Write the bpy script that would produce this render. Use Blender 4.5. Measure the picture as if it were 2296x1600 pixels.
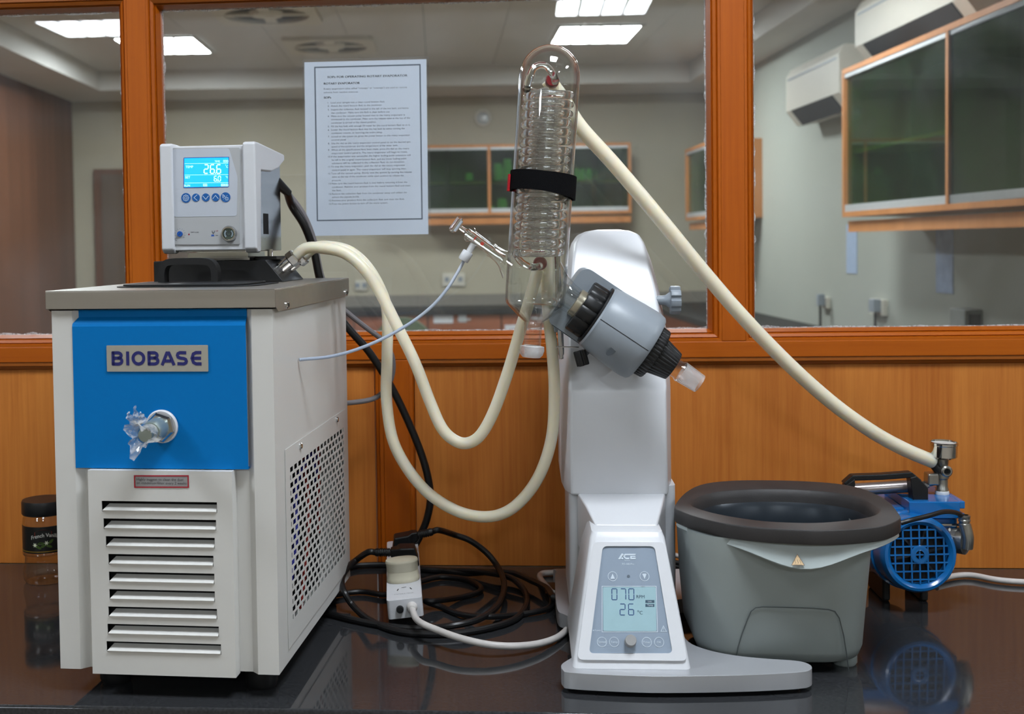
import bpy, math, random
import numpy as np
from mathutils import Vector, Matrix, Euler
from mathutils.geometry import tessellate_polygon

for o in list(bpy.data.objects):
    bpy.data.objects.remove(o, do_unlink=True)
SC = bpy.context.scene
COL = SC.collection
random.seed(7)
RAD = math.radians

# ------------------------------------------------------------------ camera
# counter top is z = 0, the glazed partition is the plane y = 0, metres
FPX, PPX, PPY, IW, IH = 2700.0, 985.0, 640.0, 2296.0, 1600.0
CAMP = Vector((0.0, -2.035, 0.5492))
YAW, PITCH, ROLL = 0.0736, 0.0346, -0.0144
def cam_axes():
    r = Vector((math.cos(YAW), math.sin(YAW), 0)); f = Vector((-math.sin(YAW), math.cos(YAW), 0)); u = Vector((0, 0, 1))
    f2 = f*math.cos(PITCH) - u*math.sin(PITCH); u2 = u*math.cos(PITCH) + f*math.sin(PITCH)
    return r*math.cos(ROLL) + u2*math.sin(ROLL), u2*math.cos(ROLL) - r*math.sin(ROLL), f2
CR, CU, CF = cam_axes()
cd = bpy.data.cameras.new('camera'); cam = bpy.data.objects.new('camera', cd); COL.objects.link(cam)
cd.sensor_width = 36.0; cd.sensor_fit = 'HORIZONTAL'; cd.lens = FPX/IW*36.0
cd.shift_x = (IW/2 - PPX)/IW; cd.shift_y = (PPY - IH/2)/IW
cd.clip_start = 0.05; cd.clip_end = 60
Mc = Matrix((CR, CU, -CF)).transposed().to_4x4(); Mc.translation = CAMP
cam.matrix_world = Mc
cd.dof.use_dof = True; cd.dof.focus_distance = 1.62; cd.dof.aperture_fstop = 7.0
SC.camera = cam

# ------------------------------------------------------------------ world, exposure
w = bpy.data.worlds.new('world'); SC.world = w; w.use_nodes = True
w.node_tree.nodes['Background'].inputs[0].default_value = (0.8, 0.85, 0.9, 1)
w.node_tree.nodes['Background'].inputs[1].default_value = 0.05
SC.view_settings.view_transform = 'Standard'; SC.view_settings.look = 'None'
SC.view_settings.gamma = 1.0; SC.view_settings.exposure = 0.0; SC.view_settings.use_curve_mapping = False
SC.cycles.use_light_tree = False; SC.cycles.max_bounces = 20; SC.cycles.transmission_bounces = 20; SC.cycles.transparent_max_bounces = 28
SC.cycles.use_adaptive_sampling = True; SC.cycles.adaptive_threshold = 0.025
SC.cycles.diffuse_bounces = 3; SC.cycles.glossy_bounces = 4
SC.cycles.caustics_reflective = False; SC.cycles.caustics_refractive = False
SC.cycles.sample_clamp_indirect = 10.0
NEAR_LAMP, FRONT_LAMP, FAR_LAMP = 43.0, 66.0, 76.0

# ------------------------------------------------------------------ sight lines measured on the photograph -> points in the place
def ray(x, y):
    return CF + CR*((x-PPX)/FPX) - CU*((y-PPY)/FPX)
def at(x, y, Y):
    d = ray(x, y); return CAMP + d*((Y-CAMP.y)/d.y)
def on(x, y, Z=0.0):
    d = ray(x, y); return CAMP + d*((Z-CAMP.z)/d.z)
def onplane(x, y, P, n):
    d = ray(x, y); return CAMP + d*((Vector(P)-CAMP).dot(n)/d.dot(n))

# ------------------------------------------------------------------ mesh builder
class MB:
    def __init__(s): s.v = []; s.f = []
    def add(s, vs, fs):
        n = len(s.v); s.v += [Vector(p) for p in vs]; s.f += [tuple(i+n for i in f) for f in fs]; return s
    def box(s, a, b):
        x0, y0, z0 = a; x1, y1, z1 = b
        return s.add([(x0,y0,z0),(x1,y0,z0),(x1,y1,z0),(x0,y1,z0),(x0,y0,z1),(x1,y0,z1),(x1,y1,z1),(x0,y1,z1)],
                     [(0,3,2,1),(4,5,6,7),(0,1,5,4),(1,2,6,5),(2,3,7,6),(3,0,4,7)])
    def obox(s, c, ax, ay, az):
        """box from centre and three half-axis vectors"""
        c = Vector(c); ax = Vector(ax); ay = Vector(ay); az = Vector(az)
        P = [c+ax*i+ay*j+az*k for k in (-1,1) for i, j in ((-1,-1),(1,-1),(1,1),(-1,1))]
        return s.add(P, [(0,3,2,1),(4,5,6,7),(0,1,5,4),(1,2,6,5),(2,3,7,6),(3,0,4,7)])
    def hexa(s, lo, hi):
        return s.add(list(lo)+list(hi), [(0,3,2,1),(4,5,6,7),(0,1,5,4),(1,2,6,5),(2,3,7,6),(3,0,4,7)])
    def revolve(s, prof, o, axis, n=32, a0=0.0, closed=False, ref=None):
        """prof: list of (r, t) along axis from o"""
        ax = Vector(axis).normalized(); o = Vector(o)
        q = Vector(ref) if ref else (Vector((0,0,1)) if abs(ax.z) < .9 else Vector((1,0,0)))
        u = (q - ax*q.dot(ax)).normalized(); w_ = ax.cross(u)
        base = len(s.v); rings = []
        for r, t in prof:
            if r < 1e-7:
                s.v.append(o+ax*t); rings.append([len(s.v)-1])
            else:
                k = []
                for i in range(n):
                    a = a0+2*math.pi*i/n
                    s.v.append(o+ax*t+u*(r*math.cos(a))+w_*(r*math.sin(a))); k.append(len(s.v)-1)
                rings.append(k)
        L = len(rings)
        for j in range(L if closed else L-1):
            A, B = rings[j], rings[(j+1) % L]
            for i in range(n):
                i2 = (i+1) % n
                if len(A) == 1 and len(B) == 1: continue
                if len(A) == 1: s.f.append((A[0], B[i2], B[i]))
                elif len(B) == 1: s.f.append((A[i], A[i2], B[0]))
                else: s.f.append((A[i], A[i2], B[i2], B[i]))
        return s
    def cyl(s, p0, p1, r0, r1=None, n=24):
        p0 = Vector(p0); p1 = Vector(p1); r1 = r0 if r1 is None else r1; L = (p1-p0).length
        return s.revolve([(0,0),(r0,0),(r1,L),(0,L)], p0, p1-p0, n)
    def tube(s, pts, r, n=10, cap=True, r_fn=None):
        pts = [Vector(p) for p in pts]; m = len(pts)
        t0 = (pts[1]-pts[0]).normalized()
        q = Vector((0,0,1)) if abs(t0.z) < .9 else Vector((1,0,0))
        u = (q - t0*q.dot(t0)).normalized(); rings = []
        for i in range(m):
            t = (pts[min(i+1,m-1)]-pts[max(i-1,0)])
            t = t.normalized() if t.length > 1e-9 else t0
            u = (u - t*u.dot(t)).normalized(); w_ = t.cross(u); k = []
            rr = r if r_fn is None else r_fn(i/(m-1))
            for j in range(n):
                a = 2*math.pi*j/n
                s.v.append(pts[i]+u*(rr*math.cos(a))+w_*(rr*math.sin(a))); k.append(len(s.v)-1)
            rings.append(k)
        for i in range(m-1):
            for j in range(n):
                j2 = (j+1) % n
                s.f.append((rings[i][j], rings[i][j2], rings[i+1][j2], rings[i+1][j]))
        if cap:
            s.f.append(tuple(reversed(rings[0]))); s.f.append(tuple(rings[-1]))
        return s
    def prism(s, outline, M, d0, d1, holes=()):
        """2D outline (ccw) with holes, mapped by M(u,v,d), thick from d0 to d1"""
        loops = [list(outline)]+[list(h) for h in holes]
        flat = [p for l in loops for p in l]
        tris = tessellate_polygon([[Vector((p[0],p[1],0)) for p in l] for l in loops])
        n = len(s.v); m = len(flat)
        s.v += [Vector(M(p[0],p[1],d1)) for p in flat]+[Vector(M(p[0],p[1],d0)) for p in flat]
        for t in tris:
            a, b, c = [flat[i] for i in t]
            ar = (b[0]-a[0])*(c[1]-a[1])-(b[1]-a[1])*(c[0]-a[0])
            if ar < 0: t = (t[0],t[2],t[1])
            s.f.append(tuple(i+n for i in t)); s.f.append(tuple(i+n+m for i in reversed(t)))
        k = 0
        for l in loops:
            L = len(l)
            for i in range(L):
                a, b = k+i, k+(i+1) % L
                s.f.append((n+a, n+m+a, n+m+b, n+b))
            k += L
        return s
    def loft(s, secs, cap=True, closed=False):
        n = len(secs[0]); base = len(s.v)
        for sc in secs: s.v += [Vector(p) for p in sc]
        L = len(secs)
        for j in range(L if closed else L-1):
            j2 = (j+1) % L
            for i in range(n):
                i2 = (i+1) % n
                s.f.append((base+j*n+i, base+j*n+i2, base+j2*n+i2, base+j2*n+i))
        if cap and not closed:
            s.f.append(tuple(base+i for i in reversed(range(n)))); s.f.append(tuple(base+(L-1)*n+i for i in range(n)))
        return s
    def stroke(s, pts, wd, M, d, closed=False):
        """flat ribbon along a polyline in the (u,v) plane with mitred joins"""
        P = [Vector((p[0],p[1])) for p in pts]; m = len(P); L = []; R = []
        for i in range(m):
            if closed: a, b, c = P[i-1], P[i], P[(i+1) % m]
            else: a, b, c = P[max(i-1,0)], P[i], P[min(i+1,m-1)]
            d1 = (b-a); d2 = (c-b)
            if d1.length < 1e-9: d1 = d2
            if d2.length < 1e-9: d2 = d1
            d1 = d1.normalized(); d2 = d2.normalized()
            n1 = Vector((-d1.y,d1.x)); n2 = Vector((-d2.y,d2.x)); mm = (n1+n2)
            mm = mm.normalized() if mm.length > 1e-6 else n1
            k = wd/2/max(.35, mm.dot(n1))
            L.append(b+mm*k); R.append(b-mm*k)
        n = len(s.v)
        for i in range(m): s.v.append(Vector(M(L[i].x,L[i].y,d))); s.v.append(Vector(M(R[i].x,R[i].y,d)))
        for i in range(m if closed else m-1):
            j = (i+1) % m
            s.f.append((n+2*i+1, n+2*j+1, n+2*j, n+2*i))
        return s
    def poly(s, pts, M, d):
        n = len(s.v); s.v += [Vector(M(p[0],p[1],d)) for p in pts]
        s.f.append(tuple(range(n, n+len(pts)))); return s
    def xf(s, M):
        s.v = [M @ p for p in s.v]; return s

def crom(pts, k=8, closed=False):
    P = [Vector(p) for p in pts]; n = len(P); out = []
    for i in range(n if closed else n-1):
        if closed: a, b, c, d = P[i-1], P[i], P[(i+1) % n], P[(i+2) % n]
        else:
            b, c = P[i], P[i+1]; a = P[i-1] if i > 0 else b*2-c; d = P[i+2] if i+2 < n else c*2-b
        for j in range(k):
            t = j/k
            out.append(.5*((2*b)+(c-a)*t+(2*a-5*b+4*c-d)*t*t+(3*b-a-3*c+d)*t**3))
    if not closed: out.append(P[-1])
    return out
def arc(cx, cy, r, a0, a1, n=10, ry=None):
    ry = r if ry is None else ry
    return [(cx+r*math.cos(RAD(a0+(a1-a0)*i/n)), cy+ry*math.sin(RAD(a0+(a1-a0)*i/n))) for i in range(n+1)]
def rrect(x0, y0, x1, y1, r, n=5):
    return (arc(x1-r,y0+r,r,-90,0,n)+arc(x1-r,y1-r,r,0,90,n)+arc(x0+r,y1-r,r,90,180,n)+arc(x0+r,y0+r,r,180,270,n))
def rpoly(pts, rads, n=5):
    """polygon with rounded corners"""
    out = []; m = len(pts)
    for i in range(m):
        a, b, c = [Vector(pts[k % m][:2]) for k in (i-1, i, i+1)]
        r = rads if not hasattr(rads, '__len__') else rads[i]
        if r <= 0: out.append((b.x,b.y)); continue
        d1 = (a-b); d2 = (c-b); k = min(r, d1.length*.45, d2.length*.45)
        p = b+d1.normalized()*k; q = b+d2.normalized()*k
        for j in range(n+1):
            t = j/n; z = p*(1-t)**2+b*2*t*(1-t)+q*t*t; out.append((z.x,z.y))
    return out

# ------------------------------------------------------------------ objects
ROOTM = {}
def thing(name, label, cat, loc=(0,0,0), rz=0.0, group=None, kind=None):
    o = bpy.data.objects.new(name, None); COL.objects.link(o); o.empty_display_size = .02
    o.location = loc; o.rotation_euler = (0,0,rz)
    ROOTM[o.name] = Matrix.Translation(Vector(loc)) @ Matrix.Rotation(rz, 4, 'Z')
    if label: o['label'] = label
    if cat: o['category'] = cat
    if group: o['group'] = group
    if kind: o['kind'] = kind
    return o
def obj(name, mb, mat, parent=None, smooth=None, bevel=0, seg=2, local=False, label=None, cat=None, group=None, kind=None, angle=35):
    me = bpy.data.meshes.new(name); me.from_pydata([tuple(p) for p in mb.v], [], mb.f); me.validate(); me.update()
    me.materials.append(mat)
    o = bpy.data.objects.new(name, me); COL.objects.link(o)
    if smooth is not False:
        me.polygons.foreach_set('use_smooth', [True]*len(me.polygons))
        if not bevel: me.set_sharp_from_angle(angle=RAD(angle))
    if bevel:
        b = o.modifiers.new('bevel', 'BEVEL'); b.width = bevel; b.segments = seg; b.limit_method = 'ANGLE'; b.angle_limit = RAD(30); b.harden_normals = True
    if parent is not None:
        o.parent = parent
        if not local and parent.name in ROOTM: o.matrix_parent_inverse = ROOTM[parent.name].inverted()
    if label: o['label'] = label
    if cat: o['category'] = cat
    if group: o['group'] = group
    if kind: o['kind'] = kind
    return o
def clone(o, parent=None, loc=None, **kw):
    c = o.copy(); COL.objects.link(c)
    if parent is not None: c.parent = parent
    if loc is not None: c.location = loc
    for k, v in kw.items(): c[k] = v
    return c
def dup(root, loc, rz=None, label=None):
    r = clone(root, loc=loc)
    if rz is not None: r.rotation_euler = (0,0,rz)
    if label: r['label'] = label
    for ch in list(root.children):
        c = clone(ch, r)
        for g in ch.children: clone(g, c)
    return r

_tc = {}
def text(s):
    """outline of a line of lettering: vertices, faces, x0, x1 (unit size)"""
    if s in _tc: return _tc[s]
    cu = bpy.data.curves.new('t', 'FONT'); cu.body = s; cu.resolution_u = 3
    o = bpy.data.objects.new('t', cu); COL.objects.link(o)
    dg = bpy.context.evaluated_depsgraph_get()
    me = bpy.data.meshes.new_from_object(o.evaluated_get(dg))
    vs = [v.co.copy() for v in me.vertices]; fs = [tuple(p.vertices) for p in me.polygons]
    bpy.data.objects.remove(o); bpy.data.curves.remove(cu); bpy.data.meshes.remove(me)
    x0 = min([v.x for v in vs] or [0]); x1 = max([v.x for v in vs] or [1])
    _tc[s] = (vs, fs, x0, x1); return _tc[s]
def put_text(mb, s, M, d, u0, u1, v, h=None):
    """write s on the plane M between u0 and u1 with baseline v; h = letter height (else natural)"""
    vs, fs, x0, x1 = text(s)
    k = (u1-u0)/max(x1-x0, 1e-6); kh = k if h is None else h/.7
    mb.add([M(u0+(p.x-x0)*k, v+p.y*kh, d) for p in vs], fs)
SEGS = {'0':'abcdef','1':'bc','2':'abged','3':'abgcd','4':'fgbc','5':'afgcd','6':'afgedc','7':'abc','8':'abcdefg','9':'abcdfg'}
def seven(mb, ch, M, d, u, v, wd, h, t, slant=0.08):
    g = t*.35; m = h/2
    q = lambda x, y: (u+x+slant*y, v+y)
    seg = {'a':[(g,h),(wd-g,h)],'g':[(g,m),(wd-g,m)],'d':[(g,0),(wd-g,0)],'f':[(0,h-g),(0,m+g)],'b':[(wd,h-g),(wd,m+g)],'e':[(0,m-g),(0,g)],'c':[(wd,m-g),(wd,g)]}
    for k in SEGS[ch]: mb.stroke([q(*p) for p in seg[k]], t, M, d)

# ------------------------------------------------------------------ materials
def lin(c):
    c = [x/255.0 for x in c]
    return tuple(x/12.92 if x <= .04045 else ((x+.055)/1.055)**2.4 for x in c)+(1.0,)
def pbr(name, c, rough=.5, metal=0.0, var=0.04, scale=30, bump=0.0, bscale=200, spec=.5, coat=0.0, emit=None, estr=0.0, stretch=None, rvar=0.0, trans=0.0, ior=1.45, alpha=None):
    m = bpy.data.materials.new(name); m.use_nodes = True; nt = m.node_tree; N = nt.nodes; L = nt.links
    b = N['Principled BSDF']; col = lin(c)
    tc = N.new('ShaderNodeTexCoord'); mp = N.new('ShaderNodeMapping'); L.new(tc.outputs['Object'], mp.inputs['Vector'])
    if stretch: mp.inputs['Scale'].default_value = stretch
    nz = N.new('ShaderNodeTexNoise'); nz.inputs['Scale'].default_value = scale; nz.inputs['Detail'].default_value = 4; L.new(mp.outputs[0], nz.inputs['Vector'])
    rp = N.new('ShaderNodeValToRGB')
    rp.color_ramp.elements[0].position = .3; rp.color_ramp.elements[1].position = .7
    rp.color_ramp.elements[0].color = tuple(x*(1-var) for x in col[:3])+(1,); rp.color_ramp.elements[1].color = tuple(min(1,x*(1+var)) for x in col[:3])+(1,)
    L.new(nz.outputs['Fac'], rp.inputs[0]); L.new(rp.outputs[0], b.inputs['Base Color'])
    b.inputs['Roughness'].default_value = rough; b.inputs['Metallic'].default_value = metal
    b.inputs['Specular IOR Level'].default_value = spec; b.inputs['Coat Weight'].default_value = coat; b.inputs['Coat Roughness'].default_value = .08
    b.inputs['Transmission Weight'].default_value = trans; b.inputs['IOR'].default_value = ior
    if rvar:
        mr = N.new('ShaderNodeMapRange'); mr.inputs['To Min'].default_value = max(0.02,rough-rvar); mr.inputs['To Max'].default_value = rough+rvar
        L.new(nz.outputs['Fac'], mr.inputs['Value']); L.new(mr.outputs[0], b.inputs['Roughness'])
    if bump:
        n2 = N.new('ShaderNodeTexNoise'); n2.inputs['Scale'].default_value = bscale; n2.inputs['Detail'].default_value = 3; L.new(mp.outputs[0], n2.inputs['Vector'])
        bp = N.new('ShaderNodeBump'); bp.inputs['Strength'].default_value = bump; bp.inputs['Distance'].default_value = .001
        L.new(n2.outputs['Fac'], bp.inputs['Height']); L.new(bp.outputs[0], b.inputs['Normal'])
    if emit: b.inputs['Emission Color'].default_value = lin(emit); b.inputs['Emission Strength'].default_value = estr
    return m
def wood(name, c1, c2, axis='Z', rough=.35, fine=90, coat=.3, period=7):
    m = bpy.data.materials.new(name); m.use_nodes = True; nt = m.node_tree; N = nt.nodes; L = nt.links; b = N['Principled BSDF']
    tc = N.new('ShaderNodeTexCoord'); mp = N.new('ShaderNodeMapping'); L.new(tc.outputs['Object'], mp.inputs['Vector'])
    st = {'Z':(1,1,.035),'X':(.035,1,1),'Y':(1,.035,1)}[axis]; mp.inputs['Scale'].default_value = st
    n1 = N.new('ShaderNodeTexNoise'); n1.inputs['Scale'].default_value = fine; n1.inputs['Detail'].default_value = 6; n1.inputs['Roughness'].default_value = .65; L.new(mp.outputs[0], n1.inputs['Vector'])
    n2 = N.new('ShaderNodeTexNoise'); n2.inputs['Scale'].default_value = period; n2.inputs['Detail'].default_value = 2; L.new(mp.outputs[0], n2.inputs['Vector'])
    mx = N.new('ShaderNodeMix'); mx.data_type = 'FLOAT'; mx.inputs[0].default_value = .5; L.new(n1.outputs['Fac'], mx.inputs[2]); L.new(n2.outputs['Fac'], mx.inputs[3])
    rp = N.new('ShaderNodeValToRGB'); rp.color_ramp.elements[0].position = .36; rp.color_ramp.elements[1].position = .62
    rp.color_ramp.elements[0].color = lin(c1); rp.color_ramp.elements[1].color = lin(c2)
    L.new(mx.outputs[0], rp.inputs[0]); L.new(rp.outputs[0], b.inputs['Base Color'])
    b.inputs['Specular IOR Level'].default_value = .3
    b.inputs['Roughness'].default_value = rough; b.inputs['Coat Weight'].default_value = coat; b.inputs['Coat Roughness'].default_value = .25
    bp = N.new('ShaderNodeBump'); bp.inputs['Strength'].default_value = .08; bp.inputs['Distance'].default_value = .001; L.new(n1.outputs['Fac'], bp.inputs['Height']); L.new(bp.outputs[0], b.inputs['Normal'])
    return m
def thin_glass(name, tint=(1,1,1), ior=1.5, rough=0.0, haze=0.0, hcol=(.8,.85,.9), hscale=3.0, boost=1.0):
    """clear sheet or shell: see-through by facing, mirror-like towards grazing; haze > 0 adds a pale film: dust on panes, painted brightness on the coil"""
    m = bpy.data.materials.new(name); m.use_nodes = True; nt = m.node_tree; N = nt.nodes; L = nt.links
    for n in list(N):
        if n.type != 'OUTPUT_MATERIAL': N.remove(n)
    out = [n for n in N if n.type == 'OUTPUT_MATERIAL'][0]
    tr = N.new('ShaderNodeBsdfTransparent'); tr.inputs[0].default_value = (*tint,1)
    gl = N.new('ShaderNodeBsdfGlossy'); gl.inputs['Roughness'].default_value = rough
    # Schlick reflectance, the same from both sides of the sheet
    ge = N.new('ShaderNodeNewGeometry'); dt = N.new('ShaderNodeVectorMath'); dt.operation = 'DOT_PRODUCT'; L.new(ge.outputs['Normal'], dt.inputs[0]); L.new(ge.outputs['Incoming'], dt.inputs[1])
    def mth(op, a_, b_=None):
        n = N.new('ShaderNodeMath'); n.operation = op; n.use_clamp = op in ('SUBTRACT',)
        for i, q in enumerate((a_, b_)):
            if q is None: continue
            if isinstance(q, (int, float)): n.inputs[i].default_value = q
            else: L.new(q, n.inputs[i])
        return n.outputs[0]
    f0 = ((ior-1)/(ior+1))**2
    fres = mth('ADD', mth('MULTIPLY', mth('POWER', mth('SUBTRACT', 1.0, mth('ABSOLUTE', dt.outputs['Value'])), 5.0), 1-f0), f0)
    mu = N.new('ShaderNodeMath'); mu.operation = 'MULTIPLY'; mu.use_clamp = True; mu.inputs[1].default_value = boost; L.new(fres, mu.inputs[0])
    mx = N.new('ShaderNodeMixShader'); L.new(mu.outputs[0], mx.inputs[0]); L.new(tr.outputs[0], mx.inputs[1]); L.new(gl.outputs[0], mx.inputs[2])
    last = mx
    if haze:
        df = N.new('ShaderNodeBsdfDiffuse'); df.inputs[0].default_value = (*hcol,1)
        tc = N.new('ShaderNodeTexCoord'); nz = N.new('ShaderNodeTexNoise'); nz.inputs['Scale'].default_value = hscale; nz.inputs['Detail'].default_value = 5; nz.inputs['Distortion'].default_value = 1.2; L.new(tc.outputs['Object'], nz.inputs['Vector'])
        mr = N.new('ShaderNodeMapRange'); mr.inputs['From Min'].default_value = .4; mr.inputs['From Max'].default_value = .75; mr.inputs['To Min'].default_value = haze*.35; mr.inputs['To Max'].default_value = haze*1.6; L.new(nz.outputs['Fac'], mr.inputs['Value'])
        m2 = N.new('ShaderNodeMixShader'); L.new(mr.outputs[0], m2.inputs[0]); L.new(mx.outputs[0], m2.inputs[1]); L.new(df.outputs[0], m2.inputs[2]); last = m2
    L.new(last.outputs[0], out.inputs['Surface'])
    return m
def solid_glass(name, c=(1,1,1), ior=1.47, rough=0.0, haze=0.0):
    m = bpy.data.materials.new(name); m.use_nodes = True; nt = m.node_tree; N = nt.nodes; L = nt.links
    for n in list(N):
        if n.type != 'OUTPUT_MATERIAL': N.remove(n)
    out = [n for n in N if n.type == 'OUTPUT_MATERIAL'][0]
    g = N.new('ShaderNodeBsdfGlass'); g.inputs['Color'].default_value = (*c,1); g.inputs['IOR'].default_value = ior; g.inputs['Roughness'].default_value = rough
    if haze:
        df = N.new('ShaderNodeBsdfDiffuse'); df.inputs[0].default_value = (.92,.94,.95,1); mx = N.new('ShaderNodeMixShader')
        tc = N.new('ShaderNodeTexCoord'); nz = N.new('ShaderNodeTexNoise'); nz.inputs['Scale'].default_value = 70; nz.inputs['Detail'].default_value = 4; L.new(tc.outputs['Object'], nz.inputs['Vector'])
        mr = N.new('ShaderNodeMapRange'); mr.inputs['From Min'].default_value = .35; mr.inputs['From Max'].default_value = .7; mr.inputs['To Min'].default_value = haze*.3; mr.inputs['To Max'].default_value = haze*2; L.new(nz.outputs['Fac'], mr.inputs['Value'])
        L.new(mr.outputs[0], mx.inputs[0]); L.new(g.outputs[0], mx.inputs[1]); L.new(df.outputs[0], mx.inputs[2]); L.new(mx.outputs[0], out.inputs['Surface']); return m
    L.new(g.outputs[0], out.inputs['Surface']); return m
def milky(name, c, tr=.35, rough=.3):
    """translucent silicone: diffuse with light passing through, a soft gloss"""
    m = bpy.data.materials.new(name); m.use_nodes = True; nt = m.node_tree; N = nt.nodes; L = nt.links
    for n in list(N):
        if n.type != 'OUTPUT_MATERIAL': N.remove(n)
    out = [n for n in N if n.type == 'OUTPUT_MATERIAL'][0]
    tc = N.new('ShaderNodeTexCoord'); nz = N.new('ShaderNodeTexNoise'); nz.inputs['Scale'].default_value = 12; L.new(tc.outputs['Object'], nz.inputs['Vector'])
    rp = N.new('ShaderNodeValToRGB'); col = lin(c); rp.color_ramp.elements[0].color = tuple(x*y for x, y in zip(col[:3],(.94,.9,.8)))+(1,); rp.color_ramp.elements[1].color = col
    rp.color_ramp.elements[0].position = .3; rp.color_ramp.elements[1].position = .65; L.new(nz.outputs['Fac'], rp.inputs[0])
    df = N.new('ShaderNodeBsdfDiffuse'); tl = N.new('ShaderNodeBsdfTranslucent'); L.new(rp.outputs[0], df.inputs[0]); L.new(rp.outputs[0], tl.inputs[0])
    a = N.new('ShaderNodeMixShader'); a.inputs[0].default_value = tr; L.new(df.outputs[0], a.inputs[1]); L.new(tl.outputs[0], a.inputs[2])
    gl = N.new('ShaderNodeBsdfGlossy'); gl.inputs['Roughness'].default_value = rough; fr = N.new('ShaderNodeFresnel'); fr.inputs['IOR'].default_value = 1.4
    b = N.new('ShaderNodeMixShader'); L.new(fr.outputs[0], b.inputs[0]); L.new(a.outputs[0], b.inputs[1]); L.new(gl.outputs[0], b.inputs[2])
    L.new(b.outputs[0], out.inputs['Surface']); return m
def glow(name, c, s):
    m = bpy.data.materials.new(name); m.use_nodes = True; N = m.node_tree.nodes; b = N['Principled BSDF']
    b.inputs['Base Color'].default_value = lin(c); b.inputs['Emission Color'].default_value = lin(c); b.inputs['Emission Strength'].default_value = s; b.inputs['Roughness'].default_value = .3
    tc = N.new('ShaderNodeTexCoord'); nz = N.new('ShaderNodeTexNoise'); nz.inputs['Scale'].default_value = 4; m.node_tree.links.new(tc.outputs['Object'], nz.inputs['Vector'])
    mr = N.new('ShaderNodeMapRange'); mr.inputs['To Min'].default_value = s*.96; mr.inputs['To Max'].default_value = s*1.04; m.node_tree.links.new(nz.outputs['Fac'], mr.inputs['Value']); m.node_tree.links.new(mr.outputs[0], b.inputs['Emission Strength'])
    return m
def granite(name):
    m = pbr(name, (46,47,49), .14, var=.35, scale=260, spec=.6)
    N = m.node_tree.nodes; L = m.node_tree.links; b = N['Principled BSDF']
    tc = [n for n in N if n.type == 'TEX_COORD'][0]
    n2 = N.new('ShaderNodeTexNoise'); n2.inputs['Scale'].default_value = 6; n2.inputs['Detail'].default_value = 7; n2.inputs['Roughness'].default_value = .7; L.new(tc.outputs['Object'], n2.inputs['Vector'])
    mr = N.new('ShaderNodeMapRange'); mr.inputs['From Min'].default_value = .35; mr.inputs['From Max'].default_value = .7; mr.inputs['To Min'].default_value = .03; mr.inputs['To Max'].default_value = .13
    L.new(n2.outputs['Fac'], mr.inputs['Value']); L.new(mr.outputs[0], b.inputs['Roughness'])
    return m

WHITE = pbr('white_paint', (212,211,207), .38, var=.012, scale=8)
WHITEP = pbr('white_plastic', (210,212,216), .3, var=.01, scale=8)
GREYP = pbr('grey_plastic', (138,146,154), .38, var=.02, scale=10)
BATHG = pbr('bath_grey', (142,150,148), .42, var=.02, scale=10, bump=.05, bscale=900)
SILVER = pbr('silver_paint', (176,178,182), .36, .35, var=.02, scale=14)
BLACKP = pbr('black_plastic', (20,21,23), .4, var=.1, scale=40)
BLACKR = pbr('black_rubber', (24,24,25), .5, var=.1, scale=30)
CABLE = pbr('cable_black', (20,20,21), .38, var=.1, scale=60)
CABLEG = pbr('cable_grey', (120,116,118), .45, var=.05)
CABLEW = pbr('cable_white', (205,200,196), .42, var=.06, scale=60)
STEEL = pbr('brushed_steel', (182,176,168), .38, 1.0, var=.06, scale=60, stretch=(.04,1,1), rvar=.06)
STEELM = pbr('mirror_steel', (190,190,190), .16, 1.0, var=.03)
CHROME = pbr('chrome', (215,215,215), .08, 1.0, var=.02)
BLUE = pbr('blue_paint', (0,114,188), .55, var=.015, scale=12, spec=.15)
PUMPB = pbr('pump_blue', (14,102,170), .24, var=.05, scale=20, coat=.4)
DARK = pbr('dark_inside', (12,12,13), .7, var=.2)
ORANGE = wood('varnished_rail', (162,76,4), (180,92,9), 'X', rough=.4, coat=.0)
ORANGEV = wood('varnished_post', (162,76,4), (182,92,9), 'Z', rough=.4, coat=.0)
PANEL = wood('oak_laminate', (174,97,34), (200,124,52), 'Z', rough=.5, fine=140, coat=.03, period=16)
SHADEW = wood('shaded_moulding', (140,72,14), (160,88,22), 'X', rough=.4)  # darker rail wood for strips under the rails, their shade in the colour
GRANITE = granite('black_granite')
PANE = thin_glass('window_glass', (.93,.95,.94), 1.5, haze=.035, hcol=(.75,.8,.85))
LABGLASS = thin_glass('lab_glass', (.985,.99,.985), 1.5, boost=1.9)
COILG = thin_glass('coil_glass', (.985,.99,.99), 1.5, boost=5.0, haze=.13, hcol=(.92,.94,.95), hscale=120)  # boost and white haze paint brightness and sparkle into the coil
ROD = solid_glass('solid_coil_glass', (.995,.998,.997), 1.45, haze=.03)  # a little white haze whitens the rods in place of bright glints
FROST = thin_glass('frosted_glass', (.95,.96,.97), 1.5, .35, haze=.42, hcol=(.9,.91,.92), hscale=8, boost=1.5)
HOSE = pbr('silicone_hose', (232,225,204), .35, var=.04, scale=14)
for k_, v_ in (('Subsurface Weight',.9),('Subsurface Scale',.012)): HOSE.node_tree.nodes['Principled BSDF'].inputs[k_].default_value = v_
HOSE.node_tree.nodes['Principled BSDF'].inputs['Subsurface Radius'].default_value = (1.0,.85,.6)
PTFE = milky('ptfe_tube', (205,218,240), .4, .15)
INK = pbr('ink_black', (48,52,62), .6)
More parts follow.
